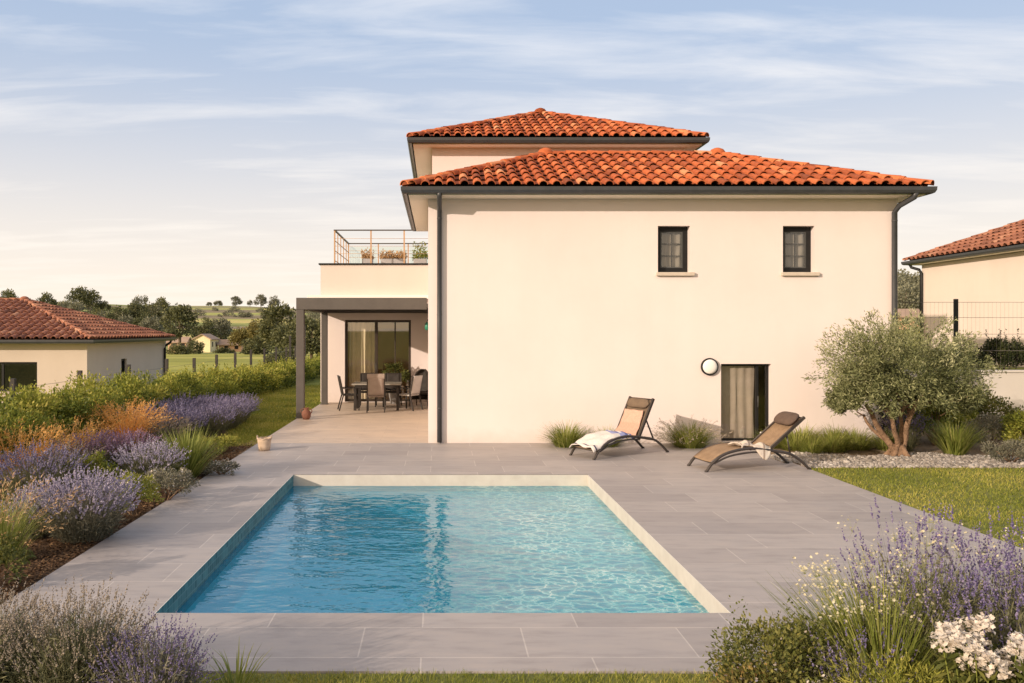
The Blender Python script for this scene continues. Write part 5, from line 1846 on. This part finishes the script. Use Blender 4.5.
fx, fy, fz = at_depth(214, 178)
farmhouse('farmhouse', 'yellow gabled farmhouse in the valley beyond the field', (fx, fy, fz), 6.0, 3.4, 2.9, .9, M['farm_wall'], rz=R(90))
farmhouse('farm_barn', 'low pinkish barn joined to the right of the yellow farmhouse', at_depth(230, 180), 4.8, 3.4, 1.7, .9, M['farm_pink'])
farmhouse('cottage', 'small pinkish cottage beside the corner of the left house', at_depth(177, 160), 3.4, 3.0, 2.2, .8, M['farm_pink'])
farmhouse('cottage', 'small pale cottage on the hill in the gap right of the villa', at_depth(909, 92), 3.0, 3.0, 1.5, .7, M['farm_pink'])


# ------------------------------------------------------------------ sun loungers
def catmull(pts, n=8):
    out = []
    P = [Vector(p) for p in pts]
    P = [P[0] * 2 - P[1]] + P + [P[-1] * 2 - P[-2]]
    for i in range(1, len(P) - 2):
        for k in range(n):
            t = k / n
            a, b, c, d = P[i - 1], P[i], P[i + 1], P[i + 2]
            out.append(.5 * ((2 * b) + (-a + c) * t + (2 * a - 5 * b + 4 * c - d) * t * t + (-a + 3 * b - 3 * c + d) * t ** 3))
    out.append(P[-2])
    return out


SEAT = [(0.10, .16), (.30, .285), (.55, .36), (.80, .375), (1.02, .345), (1.14, .335)]


def lounger(label, loc, rz, back_top, sling, group):
    """length along local +x (foot at 0), width .62 about y = 0"""
    r = empty('sun_lounger', label, 'sun lounger', loc, rz, group)
    hw = .30
    bx0, bz0 = 1.14, .335
    bx1, bz1 = back_top
    for s in (-1, 1):
        m = MB()
        arc = catmull([(.02, s * (hw + .02), .0), (.13, s * (hw + .02), .14), (.36, s * (hw + .02), .29), (.75, s * (hw + .02), .365), (1.12, s * (hw + .02), .33), (1.46, s * (hw + .02), .27), (1.66, s * (hw + .02), .16), (1.84, s * (hw + .02), .0)], 6)
        m.tube(arc, .024, 8)
        arc2 = catmull([(.16, s * (hw + .02), .135), (.42, s * (hw + .02), .245), (.78, s * (hw + .02), .30), (1.12, s * (hw + .02), .295)], 6)
        m.tube(arc2, .016, 7)
        m.lathe([(0, 0), (.026, 0), (.026, .02), (.018, .03)], 8, .02, s * (hw + .02)); m.lathe([(0, 0), (.026, 0), (.026, .02), (.018, .03)], 8, 1.84, s * (hw + .02))
        m.build('side_frame', M['lounger_metal'], r)
    for (x, z) in ((.13, .14), (.80, .345), (1.40, .275)):
        m = MB(); m.tube([(x, -hw - .02, z), (x, hw + .02, z)], .014, 7)
        m.build('crossbar', M['lounger_metal'], r)
    m = MB()
    for s in (-1, 1):
        m.bar((bx0 - .02, s * hw, bz0 - .01), (bx1 + .02, s * hw, bz1 + .02), .045, .04, (0, 1, 0))
    m.bar((bx1, -hw, bz1), (bx1, hw, bz1), .03, .03)
    m.build('back_frame', M['lounger_metal'], r)
    m = MB()
    qx, qz = bx0 + (bx1 - bx0) * .52, bz0 + (bz1 - bz0) * .52
    for s in (-1, 1):
        m.tube([(qx, s * (hw - .02), qz - .02), (1.52, s * (hw - .02), .245)], .015, 7)
    m.tube([(1.52, -hw, .245), (1.52, hw, .245)], .011, 7)
    m.build('prop', M['lounger_metal'], r)
    # slings
    prof = catmull([(x, 0, z) for x, z in SEAT], 5)
    m = MB(); m.grid([[(p.x, y, p.z - .012 * (1 - (y / hw) ** 2)) for y in np.linspace(-hw, hw, 9)] for p in prof])
    m.build('seat_sling', M[sling], r, solid=.008)
    m = MB(); dx, dz = bx1 - bx0, bz1 - bz0; L = math.hypot(dx, dz); nx, nz = -dz / L, dx / L
    m.grid([[(bx0 + dx * t - nx * .025 * math.sin(t * 3.14) * (1 - (y / hw) ** 2) + nx * .004, y, bz0 + dz * t - nz * .025 * math.sin(t * 3.14) * (1 - (y / hw) ** 2) + nz * .004) for y in np.linspace(-hw, hw, 9)] for t in np.linspace(0.02, 1.02, 12)])
    m.build('back_sling', M[sling], r, solid=.008)
    return r, (bx0, bz0, dx, dz, nx, nz, L)


def headrest(r, geo, t0, mat, wid=.5, rr=.075):
    bx0, bz0, dx, dz, nx, nz, L = geo
    cx, cz = bx0 + dx * t0 + nx * rr * .75, bz0 + dz * t0 + nz * rr * .75
    rows = []
    for i, y in enumerate(np.linspace(-1, 1, 15)):
        k = (1 - abs(y) ** 6) ** .5 if abs(y) < 1 else 0.02
        row = []
        for a in np.linspace(0, 2 * math.pi, 17):
            u, v = math.cos(a) * rr * 1.9 * k, math.sin(a) * rr * .85 * k
            row.append((cx + dx / L * u + nx * v, y * wid / 2, cz + dz / L * u + nz * v))
        rows.append(row)
    m = MB(); m.grid(rows)
    m.build('headrest', M[mat], r)


LG = 'two sun loungers on the patio in front of the villa'
l1, g1 = lounger('upright sun lounger nearer the middle of the wall with striped towel on its seat', (2.58, 15.32, 0.0), R(31), (1.47, 1.0), 'sling_dark', LG)
headrest(l1, g1, .86, 'sling_dark', .56, .05)
l2, g2 = lounger('reclined tan sun lounger in front of the garden door with rolled headrest', (4.27, 14.07, 0.0), R(9), (1.74, .84), 'sling', LG)
headrest(l2, g2, .86, 'pillow', .56, .075)


def towel_on(parent_loc, rz, geo, rng_seed):
    """towels laid over the first lounger"""
    rr = random.Random(rng_seed)
    # striped white towel over the seat, falling past the foot
    prof = catmull([(x, 0, z) for x, z in [(-.0, .20)] + [(.12, .235), (.32, .325), (.55, .385), (.78, .40), (.95, .385)]], 5)
    hw = .33
    rows = []
    for i, p in enumerate(prof):
        row = []
        for y in np.linspace(-hw, hw, 21):
            w = .012 * math.sin(y * 19 + i * .35) + .008 * math.sin(i * 1.1 + y * 7)
            drop = max(0, abs(y) - .27) * 1.3
            row.append((p.x + .012 * math.sin(y * 11), y, p.z + .012 + w - drop))
        rows.append(row)
    m = MB(); m.grid(rows)
    o = m.build('towel', M['towel_stripe'], solid=.012)
    o.location = parent_loc; o.rotation_euler = (0, 0, rz)
    tag(o, 'white towel with blue bands spread over the upright lounger seat', 'towel')
    bx0, bz0, dx, dz, nx, nz, L = geo
    rows = []
    for i in range(16):
        t = -.06 + .70 * i / 15
        row = []
        for y in np.linspace(-.25, .30, 17):
            w = .010 * math.sin(y * 23 + i * .5) + .008 * math.sin(i * .9)
            n = .03 + w
            yy = y * (1 - .12 * math.sin(t * 2))
            row.append((bx0 + dx * t + nx * n, yy, bz0 + dz * t + nz * n + .02))
        rows.append(row)
    m = MB(); m.grid(rows)
    o = m.build('towel', M['towel_pink'], solid=.012)
    o.location = parent_loc; o.rotation_euler = (0, 0, rz)
    tag(o, 'pale pink towel draped down the upright lounger back', 'towel')


M['towel_stripe'] = make_towel('striped_towel', None, [(0.0, (.66, .62, .60)), (.10, (.08, .08, .12)), (.15, (.66, .62, .61)), (.2, (.66, .62, .60)), (.70, (.30, .32, .55)), (.80, (.16, .19, .42)), (.88, (.72, .69, .69)), (.94, (.20, .23, .45))])
M['towel_pink'] = make_towel('pink_towel', None, [(0.0, (.52, .32, .25)), (.5, (.55, .35, .275))])
M['towel_beige'] = make_towel('beige_towel', None, [(0.0, (.54, .47, .41)), (.3, (.27, .22, .19)), (.36, (.56, .49, .43)), (.7, (.30, .24, .20)), (.76, (.58, .52, .46))])
towel_on((2.58, 15.32, 0.0), R(31), g1, 3)


def crumpled_towel():
    rows = []
    for i in range(26):
        s = i / 25
        row = []
        for j in range(26):
            t = j / 25
            x = .62 + .50 * s + .05 * math.sin(t * 5)
            y = -.34 + .36 * t + .06 * math.sin(s * 6)
            zs = np.interp(x, [q[0] for q in SEAT], [q[1] for q in SEAT])
            z = zs + .035 + .04 * abs(math.sin(s * 9 + t * 4)) * math.sin(t * 3.14) + .03 * math.sin(s * 14 - t * 7) * math.sin(t * 3.14)
            if y < -.31:
                z -= (-.31 - y) * 2.2
            row.append((x, y, z))
        rows.append(row)
    m = MB(); m.grid(rows)
    o = m.build('towel', M['towel_beige'], solid=.012)
    o.location = (4.27, 14.07, 0.0); o.rotation_euler = (0, 0, R(9))
    tag(o, 'crumpled beige towel thrown on the reclined lounger seat', 'towel')


crumpled_towel()

# flask by the door, pot and basket
r = empty('flask', 'small turquoise drinking flask on the paving below the garden door', 'bottle', (6.46, 16.95, 0.0))
m = MB(); m.lathe([(0, 0.002), (.065, .002), (.068, .02), (.068, .17), (.05, .20), (.035, .215), (.035, .22), (0, .221)], 16); m.build('body', M['teal'], r)
m = MB(); m.lathe([(0.0, .222), (.04, .222), (.04, .26), (.03, .27), (0, .271)], 14); m.build('cap', M['white_plastic'], r)

r = empty('clay_jar', 'brown clay jar at the foot of the front pergola post', 'pot', (-3.38, 21.82, 0.004))
r.scale = (.85, .85, .92)
m = MB(); m.lathe([(0, 0.0), (.085, 0.0), (.13, .07), (.145, .14), (.125, .22), (.075, .27), (.07, .29), (.10, .325), (.088, .325), (.06, .29), (.06, .2), (0, .2)], 18); m.build('body', M['terracotta'], r)
m = MB()
for s in (-1, 1):
    m.tube(catmull([(s * .085, 0, .29), (s * .15, 0, .28), (s * .165, 0, .22), (s * .13, 0, .17)], 4), .014, 6)
m.build('handle', M['terracotta'], r)

r = empty('basket', 'pale woven basket with a rolled rim standing at the patio edge', 'basket', (-3.32, 16.25, 0.0))
m = MB(); m.lathe([(0, .002), (.105, .002), (.118, .08), (.128, .17), (.132, .22), (.118, .22), (.112, .12), (.10, .03), (0, .03)], 22); m.build('body', M['basket'], r)
m = MB()
m.tube([(math.cos(a) * .129, math.sin(a) * .129, .226 + .006 * math.sin(a * 9)) for a in np.linspace(0, 2 * math.pi, 33)], .014, 6); m.build('rim', M['basket'], r)
m = MB()
for s in (-1, 1):
    m.tube(catmull([(s * .125, -.05, .21), (s * .135, -.03, .275), (s * .135, .03, .275), (s * .125, .05, .21)], 4), .008, 6)
m.build('handle', M['basket'], r)


# ------------------------------------------------------------------ dining set on the terrace
def dining_table():
    r = empty('dining_table', 'grey slab dining table with charcoal legs under the pergola', 'table', (-1.76, 24.65, .004))
    m = MB(); m.box(-.70, .70, -.48, .48, .725, .765); m.build('table_top', M['table'], r, bevel=.01)
    m = MB(); m.box(-.62, .62, -.40, .40, .655, .724); m.build('apron', M['chair_dark'], r)
    for x in (-.61, .61):
        for y in (-.39, .39):
            m = MB(); m.box(x - .035, x + .035, y - .035, y + .035, 0, .655); m.build('leg', M['chair_dark'], r, bevel=.005)


dining_table()


def dining_chair(label, loc, rz, fabric, frame='chair_dark', group='dining chairs round the terrace table', head=True):
    """faces local +y"""
    r = empty('dining_chair', label, 'chair', loc, rz, group)
    m = MB(); m.box(-.25, .25, -.24, .25, .42, .455); m.build('seat', M[fabric], r, bevel=.015)
    for x in (-.235, .235):
        m = MB(); m.bar((x, .22, 0), (x, .22, .63), .035, .035); m.build('leg', M[frame], r)
        m = MB(); m.bar((x * 1.03, -.34, 0), (x, -.22, .45), .035, .035, (0, 1, 0)); m.bar((x, -.22, .45), (x, -.33, .98), .035, .035, (0, 1, 0)); m.build('leg', M[frame], r)
        m = MB(); m.bar((x, -.25, .63), (x, .25, .645), .05, .025); m.build('armrest', M[frame], r)
    P = [[(x, -.235 - .105 * t - .02 * (1 - (x / .25) ** 2), .47 + .52 * t) for x in np.linspace(-.22, .22, 7)] for t in np.linspace(0, 1, 8)]
    m = MB(); m.grid(P); m.build('backrest', M[fabric], r, solid=.03)
    if head:
        P = [[(x, -.335 - .03 * math.cos(a) - .012, 1.01 + .075 * math.sin(a)) for x in np.linspace(-.24, .24, 6)] for a in np.linspace(0, 2 * math.pi, 13)]
        m = MB(); m.grid(P); m.build('head_cushion', M[fabric], r)
    return r


dining_chair('taupe high-backed dining chair at the near side of the terrace table', (-1.74, 23.95, .004), R(2), 'chair_fabric')
dining_chair('charcoal dining chair at the left end of the terrace table', (-2.52, 24.45, .004), R(-78), 'chair_dark', head=False)
dining_chair('dining chair with pale grey cushion at the right end of the terrace table', (-0.86, 24.45, .004), R(58), 'cushion', head=False)
dining_chair('charcoal dining chair on the far left side of the terrace table', (-2.1, 25.5, .004), R(182), 'chair_dark', head=False)
dining_chair('charcoal dining chair on the far right side of the terrace table', (-1.38, 25.5, .004), R(176), 'chair_dark', head=False)


def wicker_chair():
    r = empty('wicker_armchair', 'black wicker armchair with tall rounded back beside the terrace door', 'chair', (-.58, 25.6, .004), R(150))
    rows = []
    for t in np.linspace(0, 1, 12):
        z = .18 + .92 * t
        w = .30 * (1 if t < .55 else math.sqrt(max(0.0, 1 - ((t - .55) / .46) ** 2)))
        rows.append([(math.sin(a) * max(w, .03) * 1.05, -.28 + (1 - math.cos(a)) * .22 - .1 * t, z) for a in np.linspace(-1.35, 1.35, 13)])
    m = MB(); m.grid(rows); m.build('backrest', M['wicker'], r, solid=.03)
    m = MB(); m.lathe([(0, .36), (.28, .36), (.31, .39), (.30, .43), (.2, .45), (0, .45)], 20); m.build('seat', M['wicker'], r)
    for k in range(4):
        a = R(45 + 90 * k)
        m = MB(); m.tube([(math.cos(a) * .29, math.sin(a) * .29, 0), (math.cos(a) * .23, math.sin(a) * .23, .38)], .016, 7); m.build('leg', M['wicker'], r)


wicker_chair()
r = empty('potted_plant', 'leafy potted plant standing beside the terrace door behind the dining table', 'plant', (-1.35, 26.55, .004))
m = MB(); m.lathe([(0, 0), (.14, 0), (.19, .34), (.2, .36), (.17, .36), (.16, .3), (0, .3)], 16); m.build('pot', M['planter'], r)
p, nrm, idx, c = clump_points(900, .42, .3, .36, 26, .14)
p[:, 2] += .85
lv = Leaves(); lv.add('leaf', p, unit(nrm + RNG.normal(size=p.shape) * .6), .1, .04, np.clip(RNG.normal(.45, .2, len(p)), 0, 1)); lv.build('foliage', M['shrub'], r)
m = MB()
for k in range(7):
    m.tube([(0, 0, .3), (c[k][0] * .4, c[k][1] * .4, .6), (c[k][0] * .8, c[k][1] * .8, .85 + c[k][2] * .7)], [.012, .009, .004], 5, cap=False)
m.build('stem', M['bark'], r)


def planter(label, x, y, w, h, mat, fh, seed):
    r = empty('planter', label, 'planter', (x, y, 4.15))
    m = MB(); m.box(-w / 2, w / 2, -.2, .2, 0, h); m.build('box', M['planter'], r, bevel=.012)
    n = int(900 * w)
    p = np.stack([RNG.uniform(-w / 2, w / 2, n) * 1.05, RNG.uniform(-.2, .2, n), h + RNG.uniform(0, fh, n) * (.6 + .4 * np.sin(RNG.uniform(0, 6, n)))], 1)
    lv = Leaves(); lv.add('leaf', p, unit(rand_dirs(n) + np.array([0, 0, .6])), .10, .04, np.clip(RNG.normal(.55, .22, n), 0, 1)); lv.build('foliage', M[mat], r)
    return r


planter('small grey planter with rusty foliage at the left of the roof terrace', -2.45, 29.6, .36, .62, 'rust_leaf', .34, 1)
planter('long grey planter with tawny foliage in the middle of the roof terrace', -1.55, 29.6, .86, .62, 'rust_leaf', .28, 2)
planter('grey planter with green foliage at the villa side of the roof terrace', -.62, 29.6, .46, .62, 'lime', .58, 3)


# ------------------------------------------------------------------ light, sky, camera
SUN_EL, SUN_AZ = R(16.5), R(51)          # azimuth: direction of travel, from +y towards +x
to = Vector((math.sin(SUN_AZ) * math.cos(SUN_EL), math.cos(SUN_AZ) * math.cos(SUN_EL), -math.sin(SUN_EL)))
sd = bpy.data.lights.new('sun', 'SUN')
sd.energy = 4.5
sd.angle = R(0.6)
sd.color = (1.0, 0.825, 0.655)
so = bpy.data.objects.new('sun', sd)
COL.objects.link(so)
so.rotation_euler = to.to_track_quat('-Z', 'Y').to_euler()

w = bpy.data.worlds.new('World')
scene.world = w
w.use_nodes = True
nt = w.node_tree
bg = nt.nodes['Background']
sky = nd(nt, 'ShaderNodeTexSky', sky_type='NISHITA')
sky.sun_disc = False
sky.sun_elevation = SUN_EL
sky.sun_rotation = math.atan2(-to.x, -to.y)
sky.air_density = 1.0
sky.dust_density = 1.2
sky.ozone_density = 1.5
tc = nd(nt, 'ShaderNodeTexCoord')
sp = nd(nt, 'ShaderNodeSeparateXYZ')
nt.links.new(tc.outputs['Generated'], sp.inputs[0])
# thin cloud streaks: direction projected on a high plane
az = nd(nt, 'ShaderNodeMath', operation='MAXIMUM'); nt.links.new(sp.outputs[2], az.inputs[0]); az.inputs[1].default_value = 0.0
ad = nd(nt, 'ShaderNodeMath', operation='ADD'); nt.links.new(az.outputs[0], ad.inputs[0]); ad.inputs[1].default_value = 0.10
dx = nd(nt, 'ShaderNodeMath', operation='DIVIDE'); nt.links.new(sp.outputs[0], dx.inputs[0]); nt.links.new(ad.outputs[0], dx.inputs[1])
dy = nd(nt, 'ShaderNodeMath', operation='DIVIDE'); nt.links.new(sp.outputs[1], dy.inputs[0]); nt.links.new(ad.outputs[0], dy.inputs[1])
cb = nd(nt, 'ShaderNodeCombineXYZ'); nt.links.new(dx.outputs[0], cb.inputs[0]); nt.links.new(dy.outputs[0], cb.inputs[1])
mp = nd(nt, 'ShaderNodeMapping'); mp.inputs['Scale'].default_value = (1.25, 3.9, 1); mp.inputs['Rotation'].default_value = (0, 0, R(-8)); mp.inputs['Location'].default_value = (3.1, 1.7, 0)
nt.links.new(cb.outputs[0], mp.inputs['Vector'])
n1 = noise(nt, mp.outputs[0], 1.0, 9, 0.58); n1.inputs['Distortion'].default_value = 0.35
n2 = noise(nt, mp.outputs[0], 0.45, 4, 0.5)
mm = nd(nt, 'ShaderNodeMath', operation='MULTIPLY'); nt.links.new(n1.outputs[0], mm.inputs[0]); nt.links.new(n2.outputs[0], mm.inputs[1])
cr = ramp(nt, [(0.225, (0, 0, 0)), (0.41, (1, 1, 1))])
nt.links.new(mm.outputs[0], cr.inputs[0])
hz = nd(nt, 'ShaderNodeMapRange'); nt.links.new(sp.outputs[2], hz.inputs[0])
hz.inputs[1].default_value = 0.0; hz.inputs[2].default_value = 0.36; hz.inputs[3].default_value = 1.0; hz.inputs[4].default_value = 0.0
hz.interpolation_type = 'SMOOTHSTEP'
K = 10.0
# pale veil of high haze, thickest and warmest near the horizon, glowing towards the low sun
veil_col = mix_rgb(nt, (0.52 * K, 0.645 * K, 0.86 * K), (1.12 * K, 0.985 * K, 0.84 * K), hz.outputs[0])
vf = nd(nt, 'ShaderNodeMapRange'); nt.links.new(hz.outputs[0], vf.inputs[0]); vf.inputs[3].default_value = 0.80; vf.inputs[4].default_value = 0.92
c = mix_rgb(nt, sky.outputs[0], veil_col, vf.outputs[0])
dt = nd(nt, 'ShaderNodeVectorMath', operation='DOT_PRODUCT')
nt.links.new(tc.outputs['Generated'], dt.inputs[0]); dt.inputs[1].default_value = tuple(-to)
dm = nd(nt, 'ShaderNodeMapRange'); nt.links.new(dt.outputs['Value'], dm.inputs[0]); dm.inputs[1].default_value = 0.1; dm.inputs[2].default_value = 1.0
dm.interpolation_type = 'SMOOTHSTEP'
c = mix_rgb(nt, c, (1.9 * K, 1.35 * K, 0.75 * K), dm.outputs[0])
cl_col = mix_rgb(nt, (0.93 * K, 0.94 * K, 0.98 * K), (1.10 * K, 1.00 * K, 0.88 * K), hz.outputs[0])
cf = nd(nt, 'ShaderNodeMath', operation='MULTIPLY'); nt.links.new(cr.outputs[0], cf.inputs[0]); cf.inputs[1].default_value = 0.75
c = mix_rgb(nt, c, cl_col, cf.outputs[0])
nt.links.new(c, bg.inputs['Color'])
bg.inputs['Strength'].default_value = 0.10

cam = bpy.data.cameras.new('camera')
cam.lens = F / 1024 * 36
cam.sensor_width = 36
cam.sensor_fit = 'HORIZONTAL'
cam.shift_x = (512 - VX) / 1024
cam.shift_y = (VY - 341.5) / 1024
cam.clip_start = 0.1
cam.clip_end = 12000
co = bpy.data.objects.new('camera', cam)
COL.objects.link(co)
co.location = (0, 0, HC)
co.rotation_euler = (R(90), 0, 0)
scene.camera = co

scene.render.engine = 'CYCLES'
scene.cycles.use_denoising = True
scene.cycles.max_bounces = 8
scene.cycles.transparent_max_bounces = 16
scene.cycles.caustics_reflective = False
scene.cycles.caustics_refractive = False
scene.view_settings.view_transform = 'Standard'
scene.view_settings.look = 'None'
scene.view_settings.exposure = 0
scene.view_settings.gamma = 1
